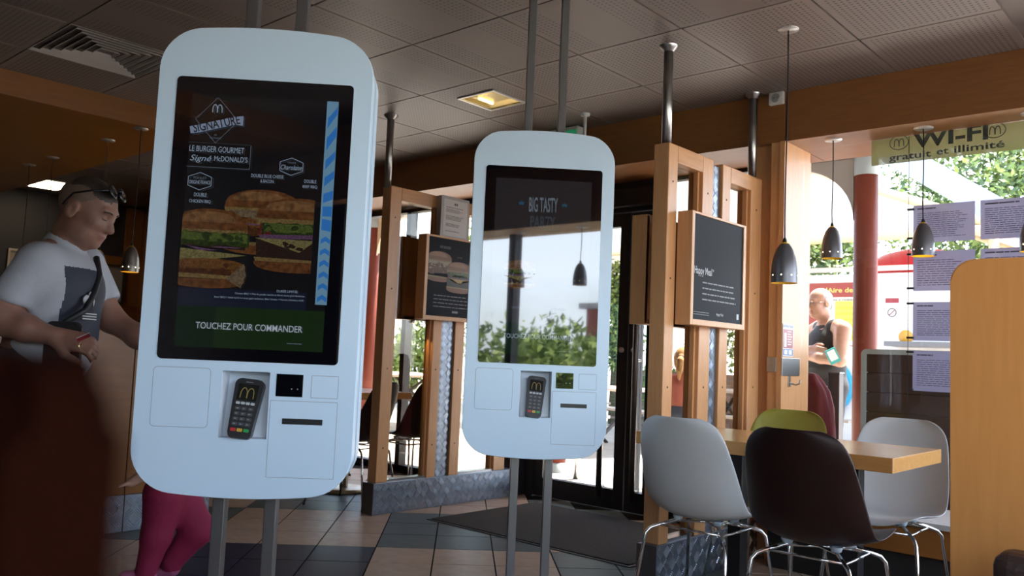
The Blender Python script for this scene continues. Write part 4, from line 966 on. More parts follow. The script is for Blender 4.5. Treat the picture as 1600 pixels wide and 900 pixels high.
    def hand(s, w, d, n, m, side=1, curl=.6, L=.075, sp=.019):
        """palm from wrist w along d (unit), back-of-hand normal n; five separate bent fingers"""
        w, d, n = (np.array(v, float) for v in (w, d, n)); d /= np.linalg.norm(d); n -= d*(n @ d); n /= np.linalg.norm(n); t = np.cross(d, n)*side
        for k in (-1.5, -.5, .5, 1.5): s.cap(w + d*.012 + t*k*sp*.75, w + d*.078 + t*k*sp, .017, .0125, m, .012)
        for k, f in zip((1.5, .5, -.5, -1.5), (.92, 1.05, 1.0, .78)):
            a = w + d*.085 + t*k*sp; c1, c2, c3 = curl*.6, curl*1.5, curl*2.2
            b = a + L*.48*f*(d*math.cos(c1) - n*math.sin(c1)); c = b + L*.32*f*(d*math.cos(c2) - n*math.sin(c2)); e = c + L*.24*f*(d*math.cos(c3) - n*math.sin(c3))
            s.chain([a, b, c, e], [.0098, .0090, .0082, .0072], m, .004)
        a = w + d*.022 + t*.028; b = a + .038*(d*.75 + t*.62 - n*.25); c = b + .030*(d*.95 + t*.15 - n*.35); e = c + .024*(d*.95 - t*.05 - n*.45)
        s.chain([a, b, c, e], [.0150, .0125, .0105, .0088], m, .008)
        return s
def head(B, c, R_, skin, hair, s=1., face=True, hairfn=None):
    """head at c (skull centre) with local axes R_ (columns: forward, left, up)"""
    T = lambda x, y, z: np.array(c) + s*(R_ @ np.array([x, y, z])); eul = Matrix(R_.tolist()).to_euler()
    E_ = lambda x, y, z, r, m, k=.015, sub=False: B.ell(T(x, y, z), np.array(r)*s, m, k*s, sub, tuple(eul))
    E_(-.005, 0, .030, (.098, .077, .088), skin, .02); E_(.045, 0, -.035, (.055, .058, .075), skin, .03); E_(.052, 0, -.085, (.036, .038, .030), skin, .03)
    for y in (-1, 1):
        E_(.030, y*.045, -.068, (.045, .022, .030), skin, .03); E_(.066, y*.036, -.022, (.022, .022, .020), skin, .02)
    if face:
        E_(.083, 0, .030, (.016, .052, .011), skin, .015)
        for y in (-1, 1):
            E_(.094, y*.032, .006, (.012, .014, .009), skin, .008, True); E_(.080, y*.032, .006, (.0125, .0135, .0115), skin, .004)
            E_(.101, y*.011, -.034, (.010, .008, .007), skin, .008)
            E_(-.004, y*.079, -.012, (.022, .009, .033), skin, .008, False); E_(.002, y*.087, -.012, (.010, .005, .018), skin, .006, True)
        B.cap(T(.090, 0, .010), T(.112, 0, -.027), .0085*s, .0125*s, skin, .010*s)
        E_(.092, 0, -.056, (.013, .024, .006), 'lip' if 'lip' in B.names else skin, .006); E_(.090, 0, -.067, (.012, .021, .0065), 'lip' if 'lip' in B.names else skin, .006)
        E_(.082, 0, -.093, (.016, .020, .014), skin, .015)
    return T
def axes(fwd, up=(0, 0, 1)):
    f = np.array(fwd, float); f /= np.linalg.norm(f); l = np.cross(up, f); l /= np.linalg.norm(l); u = np.cross(f, l); return np.stack([f, l, u], 1)

SKIN = mat('skin_tan', (.24, .115, .08), .5, var=.08, vscale=30); SKIN2 = mat('skin_sun', (.52, .29, .20), .5, var=.08, vscale=25); SKINC = mat('skin_child', (.55, .33, .25), .5)
LIP = mat('lip', (.26, .10, .085), .45); STUB = mat('stubble', (.15, .09, .07), .65); HAIRD = mat('hair_dark', (.035, .022, .016), .6); SHAVE = mat('hair_shaved', (.17, .105, .08), .7)
TSH = mat('tshirt_white', (.40, .41, .46), .8, bump=.15, bscale=40); NAVYP = mat('print_navy', (.025, .03, .05), .7); JEANS = mat('jeans_dark', (.03, .035, .05), .8); SHOE = mat('shoe_dark', (.03, .03, .03), .5); EYEW = mat('eye_white', (.6, .58, .55), .3)

# --- man in the white t-shirt, in profile; local x = the way he faces, y = his left, z up
RZ = R(-48.064)
lx, ly = -1.60, 2.95                       # across / along the camera's view, then to room coordinates
m1 = empty('person', (math.cos(AZ)*ly + math.sin(AZ)*lx, math.sin(AZ)*ly - math.cos(AZ)*lx, 0), RZ)
tag(m1, 'person in a white t-shirt looking down, sunglasses on top of the head, holding a card', 'person')
def man1(part):
    B = Body(); B.names = ('lip',)
    pel, chest, neck = (-.03, 0, .92), (.00, 0, 1.22), (.03, 0, 1.385)
    if part == 'body':
        B.ell((-.03, 0, .93), (.125, .175, .12), 'jeans', .05); B.ell((-.01, 0, 1.06), (.12, .165, .14), 'skin', .05); B.ell((.005, 0, 1.22), (.125, .185, .15), 'skin', .05)
        B.cap((.0, -.125, 1.305), (.0, .125, 1.305), .058, .058, 'skin', .05); B.cap((.0, 0, 1.31), (.055, 0, 1.44), .062, .058, 'skin', .03)
        Rh = axes((.88, .0, -.38), (.2, 0, 1)); T = head(B, (.088, 0, 1.495), Rh, 'skin', 'hair', 1.02)
        for s_ in (-1, 1):
            B.chain([(-.03, s_*.095, .92), (-.01, s_*.105, .50), (-.05, s_*.11, .10)], [.092, .062, .045], 'jeans', .04); B.cap((-.06, s_*.11, .045), (.11, s_*.12, .035), .042, .036, 'shoe', .02)
        # near (right) arm: elbow drawn back, forearm forward; far (left) arm reaching ahead
        B.chain([(.025, -.160, 1.290), (-.060, -.205, 1.115), (-.03, -.20, 1.08)], [.052, .043, .043], 'skin', .03); B.chain([(-.060, -.205, 1.11), (.03, -.20, 1.07), (.120, -.195, 1.048)], [.046, .043, .030], 'skin', .02)
        B.hand((.120, -.195, 1.046), (.97, .10, -.16), (.1, -.75, .65), 'skin', 1, .75)
        B.chain([(.0, .19, 1.32), (.10, .23, 1.12), (.22, .20, 1.06), (.335, .16, 1.015)], [.056, .045, .041, .029], 'skin', .03); B.hand((.335, .16, 1.013), (.95, -.1, -.25), (.2, .1, .9), 'skin', -1, .4)
        def top(C_): L = (C_ - np.array((.088, 0, 1.495))) @ Rh / 1.02; return L
        P = [(lambda C_: (lambda L: (L[:,2] > .058 - .25*np.minimum(0, L[:,0]+.02)*-1*.0) & (L[:,0] > -.085) & (L[:,0] < .082) & (np.abs(L[:,1]) < .066))(top(C_)), 'hair'),
             (lambda C_: (lambda L: (np.linalg.norm(L, axis=1) < .2) & (L[:,2] > -.035) & (L[:,0] < .045 - .10*np.maximum(0, .05-L[:,2])/.085) & ~((L[:,2] > .062) & (L[:,0] > -.06) & (np.abs(L[:,1]) < .064)) & ~((np.abs(L[:,1]) > .072) & (L[:,0] > -.03) & (L[:,2] < .022)) & (L[:,2] > -.02 - .6*(L[:,0]+.03)) )(top(C_)), 'shave'),
             (lambda C_: (lambda L: (np.linalg.norm(L, axis=1) < .2) & (L[:,2] < -.045) & (L[:,2] > -.125) & (L[:,0] > .015) & ~((np.abs(L[:,2] + .061) < .010) & (L[:,0] > .085)))(top(C_)), 'stub')]
        return B.build('body', {'skin': SKIN, 'jeans': JEANS, 'shoe': SHOE, 'hair': HAIRD, 'shave': SHAVE, 'stub': mat('stubble_light', (.27, .135, .095), .6), 'lip': LIP}, m1, .0055, P), T, Rh
    if part == 'shirt':
        B.ell((.005, 0, .99), (.128, .170, .13), 'w', .06); B.ell((.02, 0, 1.08), (.126, .165, .14), 'w', .05); B.ell((.026, 0, 1.21), (.128, .185, .145), 'w', .05); B.cap((.015, -.120, 1.295), (.015, .120, 1.295), .066, .066, 'w', .05)
        B.cap((.0, 0, 1.31), (.028, 0, 1.372), .080, .068, 'w', .02)
        B.cap((.023, -.155, 1.288), (-.030, -.190, 1.180), .066, .060, 'w', .03); B.cap((.0, .185, 1.32), (.06, .215, 1.20), .075, .068, 'w', .03)
        for q in ((-.045, -.198, 1.140), (.075, .222, 1.165)): B.ell(q, (.075, .065, .022), 'w', .008, True, (0, .35 if q[1] < 0 else -.45, 0))
        B.cap((.045, 0, 1.41), (.09, 0, 1.46), .063, .075, 'w', .01, True)      # neck opening
        P = [(lambda C_: (C_[:,0] > .075) & (C_[:,2] > 1.04) & (C_[:,2] < 1.285) & (C_[:,1] > -.135) & (C_[:,1] < .13), 'p')]
        return B.build('t_shirt', {'w': TSH, 'p': NAVYP}, m1, .0065, P)
body1, T1, Rh1 = man1('body'); man1('shirt')
for s_ in (-1, 1):      # eyelids cast down: a dark lash line and a brow
    tube('eyelash', HAIRD, [T1(.0935 - .0006*k*k*.5, s_*(.022 + .004*k), .001 - .0012*math.sin(k*.8)) for k in range(6)], .0019, m1, 5)
    tube('eyebrow', HAIRD, [T1(.0985 - .0009*k*k*.6, s_*(.014 + .007*k), .0265 + .003*math.sin(k*.7)) for k in range(6)], .0036, m1, 5)
sgl = empty('sunglasses', m1.location, RZ); tag(sgl, 'dark sunglasses pushed up on the head of the man in white', 'sunglasses')
GLS = mat('sunglass_black', (.008, .008, .009), .12)
for s_ in (-1, 1):
    c = T1(.074, s_*.034, .100); f = Vector(Rh1 @ np.array((.75, 0, .66))); o = lathe('lens', GLS, [(0, .004), (.018, .003), (.026, 0), (.026, -.003), (0, -.001)], sgl, 18, loc=tuple(c)); o.rotation_euler = f.to_track_quat('Z', 'Y').to_euler()
    tube('temple_arm', GLS, [T1(.070, s_*.060, .098), T1(.03, s_*.079, .075), T1(-.02, s_*.084, .040), T1(-.03, s_*.086, .010), T1(-.034, s_*.086, -.010)], .0032, sgl, 6)
tube('bridge', GLS, [T1(.079, -.012, .108), T1(.083, 0, .112), T1(.079, .012, .108)], .003, sgl, 6)
st = empty('shoulder_bag', m1.location, RZ); tag(st, 'flat black bag on a strap held against the man\'s waist', 'bag')
prism('bag_body', mat('bag_black', (.012, .012, .016), .55), rrect(.075, .195, .915, 1.098, .022), -.158, -.173, st, .004, rot=(0, 0, 0))
tube('strap', MATS['bag_black'], [(.13, -.157, 1.095), (.165, -.10, 1.14), (.160, -.04, 1.20), (.145, .02, 1.27), (.105, .07, 1.335)], .011, st, 8)
tr = empty('shirt_emblem', m1.location, RZ)
EMB = mat('emblem_white', (.55, .55, .58), .7)
bpy.data.objects.remove(tr)
for (dy, dz, w, h_, a) in ((-.055, .01, .016, .034, .5), (-.030, .022, .017, .036, 0), (-.005, .01, .016, .034, -.5)):
    o = lathe('chest_emblem', EMB, [(0, 0), (w*.7, 0), (w, .001), (w*.7, .002), (0, .003)], m1, 14, loc=(.1545, dy - .02, 1.165 + dz), rot=(R(a*40), R(90), 0)); o.scale = (h_/w*.55, 1, 1)
for i in range(3): bx('chest_emblem', EMB, .1545, .157, -.095, .0, 1.128 - i*.009, 1.132 - i*.009, m1)
cd = empty('bank_card', m1.location, RZ); tag(cd, 'small red and white card in the man\'s fingers', 'card')
bx('card', mat('card_red', (.35, .03, .04), .4), -.021, .021, -.0006, .0006, -.009, .009, cd, loc=(.225, -.215, 1.050), rot=(R(-30), R(-28), R(10))); bx('card_stripe', mat('card_white', (.6, .58, .56), .4), -.021, .021, -.0009, -.0006, .004, .008, cd, loc=(.225, -.215, 1.050), rot=(R(-30), R(-28), R(10)))
rg = tube('ring', mat('ring_gold', (.8, .65, .35), .15, 1.), [(.212 + .0002*k, -.207 + .0105*math.cos(a), 1.020 + .0105*math.sin(a)) for k, a in enumerate(np.linspace(0, 2*math.pi, 13)[:-1])], .002, m1, 6, True)

# --- man outside in a black tank top, arms folded, facing left in the picture
lx, ly = 2.60, 6.95
m2 = empty('person', (math.cos(AZ)*ly + math.sin(AZ)*lx, math.sin(AZ)*ly - math.cos(AZ)*lx, -.02), RZ + math.pi + R(8))
tag(m2, 'person outside in a black tank top and glasses with folded arms, holding a leaflet', 'person')
TANK = mat('tank_black', (.012, .012, .013), .75); SHORT = mat('shorts_dark', (.03, .03, .035), .8); HAIRG = mat('hair_grey', (.42, .40, .38), .7)
B = Body(); B.names = ('lip',); Z0 = .02
B.ell((-.02, 0, .93), (.15, .185, .13), 'shorts', .05); B.ell((.015, 0, 1.08), (.165, .19, .16), 'tank', .06); B.ell((.0, 0, 1.26), (.145, .20, .17), 'tank', .05); B.cap((-.02, -.16, 1.41), (-.02, .16, 1.41), .062, .062, 'skin', .05); B.cap((-.01, 0, 1.42), (.03, 0, 1.52), .068, .062, 'skin', .03)
Rh = axes((.93, .12, -.12)); T = head(B, (.055, 0, 1.605), Rh, 'skin', 'hair', 1.04)
for s_ in (-1, 1):
    B.chain([(-.02, s_*.10, .92), (.0, s_*.11, .62)], [.10, .082], 'shorts', .04); B.chain([(.0, s_*.11, .62), (.01, s_*.11, .50), (-.03, s_*.115, .10)], [.07, .058, .040], 'skin', .03); B.cap((-.04, s_*.115, .045), (.13, s_*.13, .035), .042, .036, 'shoe', .02)
B.chain([(-.02, .225, 1.385), (.03, .275, 1.14)], [.068, .052], 'skin', .03); B.chain([(.03, .275, 1.14), (.14, .16, 1.155), (.19, .0, 1.18)], [.050, .044, .032], 'skin', .02); B.hand((.19, .0, 1.18), (-.05, -.98, .05), (.95, 0, .2), 'skin', 1, .5)
B.chain([(-.02, -.225, 1.385), (.04, -.275, 1.15)], [.068, .052], 'skin', .03); B.chain([(.04, -.275, 1.15), (.14, -.14, 1.19), (.165, .04, 1.22)], [.050, .044, .032], 'skin', .02); B.hand((.165, .06, 1.215), (-.15, .95, -.05), (.9, .1, .2), 'skin', -1, .5)
c0 = np.array((.055, 0, 1.605))
P = [(lambda C_: (lambda L: (np.linalg.norm(L, axis=1) < .2) & (L[:,2] > -.05) & (L[:,2] < .075) & (L[:,0] < .015) & ~((np.abs(L[:,1]) > .074) & (L[:,0] > -.035) & (L[:,2] < .025)))((C_ - c0) @ Rh / 1.04), 'hair'),
     (lambda C_: (C_[:,2] > 1.30) & (C_[:,2] < 1.42) & (np.abs(C_[:,1]) < .13) & (C_[:,2] < 1.36 + .5*np.abs(C_[:,1])) & (C_[:,0] > .02) & (C_[:,2] > 1.385 - .0*C_[:,0]), 'skin'),
     (lambda C_: (C_[:,2] > 1.34) & (C_[:,2] < 1.49) & (np.abs(np.abs(C_[:,1]) - .115) < .032), 'tank')]
B.build('body', {'skin': SKIN2, 'tank': TANK, 'shorts': SHORT, 'shoe': SHOE, 'hair': HAIRG, 'lip': mat('lip_pale', (.38, .18, .14), .5)}, m2, .0075, P)
WIRE = mat('glasses_wire', (.18, .17, .16), .3, .8)
for s_ in (-1, 1):
    tube('spectacle_rim', WIRE, [T(.108, s_*(.032 + .022*math.cos(a)), .004 + .016*math.sin(a)) for a in np.linspace(0, 2*math.pi, 17)[:-1]], .0024, m2, 5, True); tube('spectacle_arm', WIRE, [T(.104, s_*.055, .008), T(.06, s_*.078, .008), T(-.005, s_*.086, .006)], .0015, m2, 5)
for s_ in (-1, 1): lathe('eye', HAIRD, [(0, 0), (.006, .001), (.005, .004), (0, .005)], m2, 8, loc=tuple(T(.091, s_*.032, .006)), rot=(0, R(90), 0))
tube('spectacle_bridge', WIRE, [T(.109, -.010, .006), T(.113, 0, .010), T(.109, .010, .006)], .0014, m2, 5)
bk = empty('leaflet', m2.location, m2.rotation_euler.z); tag(bk, 'white and teal leaflet held under the arm of the man outside', 'leaflet')
bx('cover', mat('leaflet_teal', (.05, .38, .34), .5), -.042, .042, -.004, .004, -.06, .06, bk, .001, loc=(.115, .315, 1.17), rot=(R(-8), R(28), R(-20))); bx('title_panel', mat('leaflet_white', (.75, .76, .75), .5), -.030, .030, .0042, .0048, -.035, .048, bk, loc=(.115, .315, 1.17), rot=(R(-8), R(28), R(-20)))

# --- small child in pink trousers walking behind the large kiosk
lx, ly = -1.46, 3.80
k1 = empty('person', (math.cos(AZ)*ly + math.sin(AZ)*lx, math.sin(AZ)*ly - math.cos(AZ)*lx, 0), RZ + math.pi)
tag(k1, 'small child in a red top and pink trousers walking behind the large kiosk', 'person')
PINK = mat('trousers_pink', (.21, .005, .04), .8, bump=.3, bscale=30); REDT = mat('top_red', (.42, .03, .03), .8); HAIRB = mat('hair_brown', (.07, .035, .018), .6)
B = Body(); B.names = ()
B.ell((.015, 0, .395), (.10, .115, .075), 'pink', .05); B.ell((.02, 0, .50), (.088, .108, .11), 'red', .04); B.cap((.02, -.07, .60), (.02, .07, .60), .048, .048, 'red', .03); B.cap((.025, 0, .61), (.035, 0, .67), .036, .036, 'skin', .02)
head(B, (.05, 0, .745), axes((.95, 0, -.25)), 'skin', 'hair', .86); B.ell((.035, 0, .775), (.092, .074, .078), 'hair', .01)
B.chain([(.015, .055, .37), (.035, .055, .205), (.07, .05, .06)], [.088, .062, .046], 'pink', .03); B.chain([(.0, -.055, .37), (-.10, -.06, .215), (.005, -.06, .07)], [.092, .068, .05], 'pink', .03)
B.cap((.06, .05, .03), (.16, .05, .024), .032, .026, 'shoe', .015); B.cap((.0, -.06, .035), (.09, -.06, .024), .032, .026, 'shoe', .015)
for s_ in (-1, 1):
    B.chain([(.02, s_*.10, .59), (.06, s_*.13, .49)], [.040, .034], 'red', .02); B.chain([(.06, s_*.13, .49), (.13, s_*.13, .44)], [.028, .021], 'skin', .02)
    for q in range(5): a = (q - 2)*.012; B.cap((.14, s_*.13 + a, .437), (.175 - abs(q-2)*.006, s_*.13 + a*1.5, .425), .0085, .0065, 'skin', .004)
B.build('body', {'skin': SKINC, 'pink': PINK, 'red': REDT, 'hair': HAIRB, 'shoe': mat('shoe_pink', (.4, .1, .2), .6)}, k1, .0065)

# --- girl outside seen from behind through the right partition
lx, ly = 1.475, 7.15
k2 = empty('person', (math.cos(AZ)*ly + math.sin(AZ)*lx, math.sin(AZ)*ly - math.cos(AZ)*lx, -.02), AZ - R(18)); k2.scale = (1.08,)*3
tag(k2, 'child outside with blond ponytail and salmon t-shirt, seen from behind', 'person')
SALM = mat('tshirt_salmon', (.62, .20, .16), .8, bump=.2, bscale=30); BLOND = mat('hair_blond', (.42, .23, .085), .6, var=.25, vscale=60); SH2 = mat('child_shorts', (.05, .07, .14), .8)
B = Body(); B.names = ()
B.ell((0, 0, .60), (.085, .112, .09), 'short', .04); B.ell((.0, 0, .70), (.078, .108, .11), 'salm', .04); B.ell((0, 0, .80), (.075, .115, .09), 'salm', .04); B.cap((0, -.085, .855), (0, .085, .855), .042, .042, 'salm', .03); B.cap((.005, 0, .865), (.015, 0, .935), .034, .034, 'skin', .02)
head(B, (.03, 0, 1.005), axes((.98, 0, -.1)), 'skin', 'hair', .90)
B.ell((.012, 0, 1.025), (.098, .081, .090), 'hair', .012); B.ell((-.02, 0, .985), (.070, .074, .07), 'hair', .012); B.cap((-.075, .012, 1.03), (-.095, .015, 1.005), .024, .028, 'hair', .01); B.chain([(-.098, .016, 1.0), (-.105, .02, .93), (-.088, .022, .86)], [.030, .024, .010], 'hair', .01)
for s_ in (-1, 1):
    B.chain([(0, s_*.115, .845), (.0, s_*.150, .765)], [.042, .042], 'salm', .02); B.chain([(.0, s_*.150, .765), (.02, s_*.165, .66), (.08, s_*.14, .57)], [.032, .027, .020], 'skin', .02); B.hand((.08, s_*.14, .57), (.6, 0, -.8), (.8, 0, .6), 'skin', s_, .4, .05, .013)
    B.chain([(0, s_*.06, .58), (.0, s_*.065, .42)], [.072, .06], 'short', .03); B.chain([(.0, s_*.065, .42), (.01, s_*.065, .30), (-.01, s_*.07, .07)], [.046, .040, .030], 'skin', .02); B.cap((-.02, s_*.07, .035), (.10, s_*.075, .026), .034, .028, 'shoe', .015)
B.build('body', {'skin': SKINC, 'salm': SALM, 'short': SH2, 'hair': BLOND, 'shoe': mat('shoe_pink', (.4, .1, .2), .6)}, k2, .007)
tube('hair_band', mat('band_dark', (.05, .02, .03), .6), [(-.088 + .004*math.cos(a), .014 + .026*math.cos(a), 1.018 + .026*math.sin(a)) for a in np.linspace(0, 2*math.pi, 13)[:-1]], .006, k2, 6, True)

# ------------------------------------------------------------------ outside
def grid_mat(name, col, line, cell, w):
    m = bpy.data.materials.new(name); m.use_nodes = True; n = m.node_tree; b = n.nodes['Principled BSDF']; b.inputs['Roughness'].default_value = .6
    t = n.nodes.new('ShaderNodeTexCoord'); k = n.nodes.new('ShaderNodeTexBrick'); k.inputs['Color1'].default_value = (*col, 1); k.inputs['Color2'].default_value = (*[c*.93 for c in col], 1); k.inputs['Mortar'].default_value = (*line, 1)
    k.offset = 0; k.inputs['Scale'].default_value = 1/cell; k.inputs['Mortar Size'].default_value = w; k.inputs['Brick Width'].default_value = 1; k.inputs['Row Height'].default_value = 1
    mp_ = n.nodes.new('ShaderNodeMapping'); mp_.inputs['Rotation'].default_value = (0, 0, R(20)); n.links.new(t.outputs['Object'], mp_.inputs[0]); n.links.new(mp_.outputs[0], k.inputs[0]); n.links.new(k.outputs[0], b.inputs[0]); return m
struct(bx('terrace', grid_mat('terrace_tiles', (.50, .46, .41), (.24, .21, .18), .42, .012), 5.06, 30, -14, 40, -.12, -.02), 'pale tiled terrace outside')
struct(bx('forecourt', mat('bounce_concrete', (.46, .45, .43), .8, var=.08, vscale=2), -40, 5.05, -40, -.66, -.12, -.02), 'forecourt behind the windows')  # unseen ground, made pale to bounce light up onto the kiosks
cn = empty('canopy', (5.06, 0, 2.75)); struct(cn, 'white canopy over the terrace edge')
bx('soffit', mat('soffit_white', (.66, .65, .63), .6), 0, 1.6, -2.5, 13, 0, .12, cn); bx('edge_beam', mat('beam_grey', (.30, .27, .25), .6), 1.19, 1.30, -2.5, 13, -.13, -.001, cn)
bx('sun_block_eave', MATS['soffit_white'], -9, 0, -1.05, -.66, -.10, 0, cn)  # unseen overhang, added to keep the sun out of the rear windows
for y in (7.615, 6.354, 5.1, 3.6): lathe('canopy_spot', mat('spot_dark', (.05, .05, .05), .4), [(0, -.002), (.05, -.003), (.055, 0)], cn, 18, loc=(1.06, y, -.001))
COLR = mat('column_red', (.16, .035, .02), .45, spec=.2); CAPM = mat('capital_grey', (.33, .38, .40), .45)
for y, l, am in ((2.19, 'red brown round terrace column outside the right window', MATS['beam_grey']), (7.87, 'orange red terrace column seen beside the large kiosk', mat('arch_cream', (.55, .43, .28), .5)), (5.0, 'red brown terrace column hidden behind the middle kiosk', MATS['beam_grey'])):
    e = empty('terrace_column', (6.3, y, -.02)); tag(e, l, 'column', 'terrace columns')
    tube('shaft', COLR, [(0, 0, 0), (0, 0, 2.50)], .083, e, 28); tube('capital', CAPM, [(0, 0, 2.50), (0, 0, 2.638)], .086, e, 28); lathe('foot_ring', CAPM, [(.083, .09), (.10, .08), (.105, .001)], e, 24)
    r_ = .46; pts = [(0, 2.17)] + [(r_ - r_*math.cos(R(90*k/10)), 2.17 + .42*math.sin(R(90*k/10))) for k in range(1, 11)] + [(r_, 2.637), (0, 2.637)]
    o = prism('arch_bracket', am, [(p[0] + .08, p[1]) for p in pts], -.035, .035, e, rot=(0, 0, R(90)))
    if y > 7:
        prism('arch_bracket', am, [(-p[0] - .08, p[1]) for p in pts][::-1], -.035, .035, e, rot=(0, 0, R(90)))

# windbreak with shade-coloured planks in a pale frame
wbk = empty('windbreak', (5.62, .55, -.02)); tag(wbk, 'plank windbreak darkened with shade in a pale green frame outside the window', 'barrier')
PLK = mat('plank_shaded', (.030, .017, .011), .5, var=.25, vscale=5); FRM = mat('frame_palegreen', (.30, .38, .37), .4)  # canopy shade is put into the very dark plank colour
bx('backing_board', PLK, .012, .02, -1.6, 1.385, .05, 1.18, wbk)
for i in range(9): bx('plank', PLK, -.012, .012, -1.6, 1.385, .06 + i*.125, .06 + i*.125 + .121, wbk, .002)
pts = [(1.42, .001), (1.42, 1.15)] + [(1.385 + .035*math.cos(R(90*k/6)), 1.172 + .035*math.sin(R(90*k/6))) for k in range(7)] + [(-1.6, 1.207), (-1.6, 1.175), (1.385, 1.175), (1.388, 1.17), (1.388, .001)]
prism('frame', FRM, pts[::-1], -.02, .02, wbk, rot=(0, 0, R(90)))
bo = empty('gate_post', (5.9, 2.245, -.02)); tag(bo, 'dark grey metal gate post outside the window', 'post')
bx('post', mat('post_dark', (.07, .06, .06), .4, .4), -.04, .04, -.04, .04, 0, 1.04, bo, .004); bx('post_cap', STEEL, -.043, .043, -.043, .043, 1.04, 1.048, bo); bx('latch', STEEL, -.05, .0, .041, .07, .93, .95, bo)
mc = empty('covered_heater', (5.5, 2.25, -.02)); tag(mc, 'dark red fabric cover over an upright object outside, behind the green chair', 'cover')
bm = bmesh.new(); rnd = random.Random(3); rings = []
for i, (z, r_) in enumerate(((1.04, .012), (1.03, .055), (.99, .085), (.92, .110), (.82, .135), (.68, .150), (.50, .160), (.30, .165), (.10, .170))):
    rings.append([bm.verts.new(((r_*(1 + .10*math.sin(5*a + i*.5) + .05*math.sin(11*a + i)))*math.cos(a)*.7, (r_*(1 + .10*math.sin(5*a + i*.5) + .05*math.sin(9*a)))*math.sin(a)*.95 + (.02 if i < 3 else 0), z)) for a in np.linspace(0, 2*math.pi, 37)[:-1]])
for A, Bq in zip(rings, rings[1:]):
    for k in range(36): bm.faces.new((A[k], A[(k+1)%36], Bq[(k+1)%36], Bq[k]))
bm.faces.new(rings[0]); fin(bm, 'cover', mat('cover_maroon', (.085, .005, .008), .6, spec=.12), mc, True); tube('stand', STEEL, [(0, 0, 0.001), (0, 0, .9)], .03, mc, 12)

# marquee with a white gable
mq = empty('marquee', (10, 5.6, -.02)); tag(mq, 'big white marquee roof with cream rafters on the terrace', 'marquee')
FAB = mat('marquee_fabric', (.80, .79, .76), .7); CRM = mat('cream_beam', (.62, .47, .27), .6)
for s_ in (-1, 1):
    poly('roof_sheet', FAB, [(0, 0, 4.12), (3.5, 0, 4.12), (3.5, s_*3.5, 2.66), (0, s_*3.5, 2.66)], mq, .02)
    tube('rafter', CRM, [(-.03, 0, 4.10), (-.03, s_*3.5, 2.64)], .05, mq, 8); tube('rafter', CRM, [(3.5, 0, 4.10), (3.5, s_*3.5, 2.64)], .05, mq, 8)
    for x in (0, 3.4): tube('pole', CRM, [(x, s_*3.45, 0.001), (x, s_*3.45, 2.64)], .05, mq, 10)
poly('gable_sheet', FAB, [(0.01, -3.4, 2.68), (0.01, 3.4, 2.68), (.01, 0, 4.08)], mq, .01)
tube('eave_beam', CRM, [(-.03, -3.5, 2.62), (-.03, 3.5, 2.62)], .06, mq, 8)
ab = empty('awning_arm', (8.0, 2.2, -.02)); tag(ab, 'pale blue steel awning beam slanting down outside the right window', 'beam')
bm = bmesh.new(); addbox(bm, -.06, .06, -.85, .85, -.11, .11); fin(bm, 'beam', mat('steel_paleblue', (.45, .53, .60), .4, .2), ab, loc=(0, -.15, 2.72), rot=(R(36), 0, 0)); tube('support', MATS['beam_grey'], [(0.1, -.80, 0.001), (.1, -.80, 2.26)], .05, ab, 10)
rf_ = prism('rafter_tail', mat('rafter_brown', (.17, .11, .08), .6), [(-.20, .0), (-.13, .085), (.20, -.10), (.02, -.10)], -.05, .05, ab, loc=(.1, -.05, 2.44), rot=(0, 0, R(-90)))

# play-corner hut with red dome, boards and a blue ring
ph = empty('play_hut', (11.0, 3.55, -.02)); tag(ph, 'white play hut with red dome roof and coloured boards outside', 'hut')
HW = mat('hut_white', (.78, .77, .76), .6); RED = mat('dome_red', (.62, .015, .03), .35)
bx('wall', HW, 0, 1.8, -1.4, 1.32, 0.001, 2.30, ph, .01); tube('top_rail', HW, [(-.02, -1.4, 2.36), (-.02, 1.32, 2.36)], .035, ph, 10)
bm = bmesh.new(); addlathe(bm, [(0, .34), (.25, .325), (.48, .27), (.66, .17), (.74, .06), (.76, 0)], 32); o = fin(bm, 'dome', RED, ph, True, loc=(.85, -.15, 2.30)); o.scale = (1, 1.0, 1.15)
def PZ(y0, y1, z0, z1, m, nm, pr, d=.012, r_=.004): return bx(nm, m, -d, -.001, y0 - 3.55, y1 - 3.55, z0 + .02, z1 + .02, pr)
b1 = PZ(3.67, 4.70, 1.35, 2.17, mat('board_red', (.33, .06, .05), .5), 'sign_board', ph)
PZ(3.70, 4.37, 1.36, 1.98, mat('board_white', (.72, .70, .62), .5), 'white_panel', b1, .015); PZ(3.70, 4.20, 1.42, 1.93, mat('board_yellow', (.72, .66, .10), .5), 'yellow_panel', b1, .018)
YT = mat('board_yellow_text', (.75, .60, .15), .5); txt("L'Aire de jeux", .62, .085, YT, b1, (-.016, 4.06 - 3.55, 2.085), (R(90), 0, R(-90)), off=.02); txt('Règles à respecter', .45, .035, INK, b1, (-.020, 4.1 - 3.55, 1.965), (R(90), 0, R(-90)))
YD = mat('board_yellow_dark', (.60, .48, .06), .5)
for i in range(6): bx('text_row', YD, -.0192, -.0182, 3.73 - 3.55, 4.17 - 3.55, 1.47 + i*.075, 1.50 + i*.075, b1)
for i in range(3): tube('round_symbol', MATS['ink'], [(-.0165, 4.29 - 3.55 + .045*math.cos(a), 1.60 + i*.13 + .02 + .045*math.sin(a)) for a in np.linspace(0, 2*math.pi, 17)[:-1]], .004, b1, 5, True)
b2 = PZ(3.40, 3.58, 1.66, 2.10, mat('notice_white', (.7, .68, .68), .5), 'small_notice', ph, .014); bx('red_strip', MATS['sign_red'], -.0152, -.0142, 3.41 - 3.55, 3.57 - 3.55, 1.92, 1.98, b2)
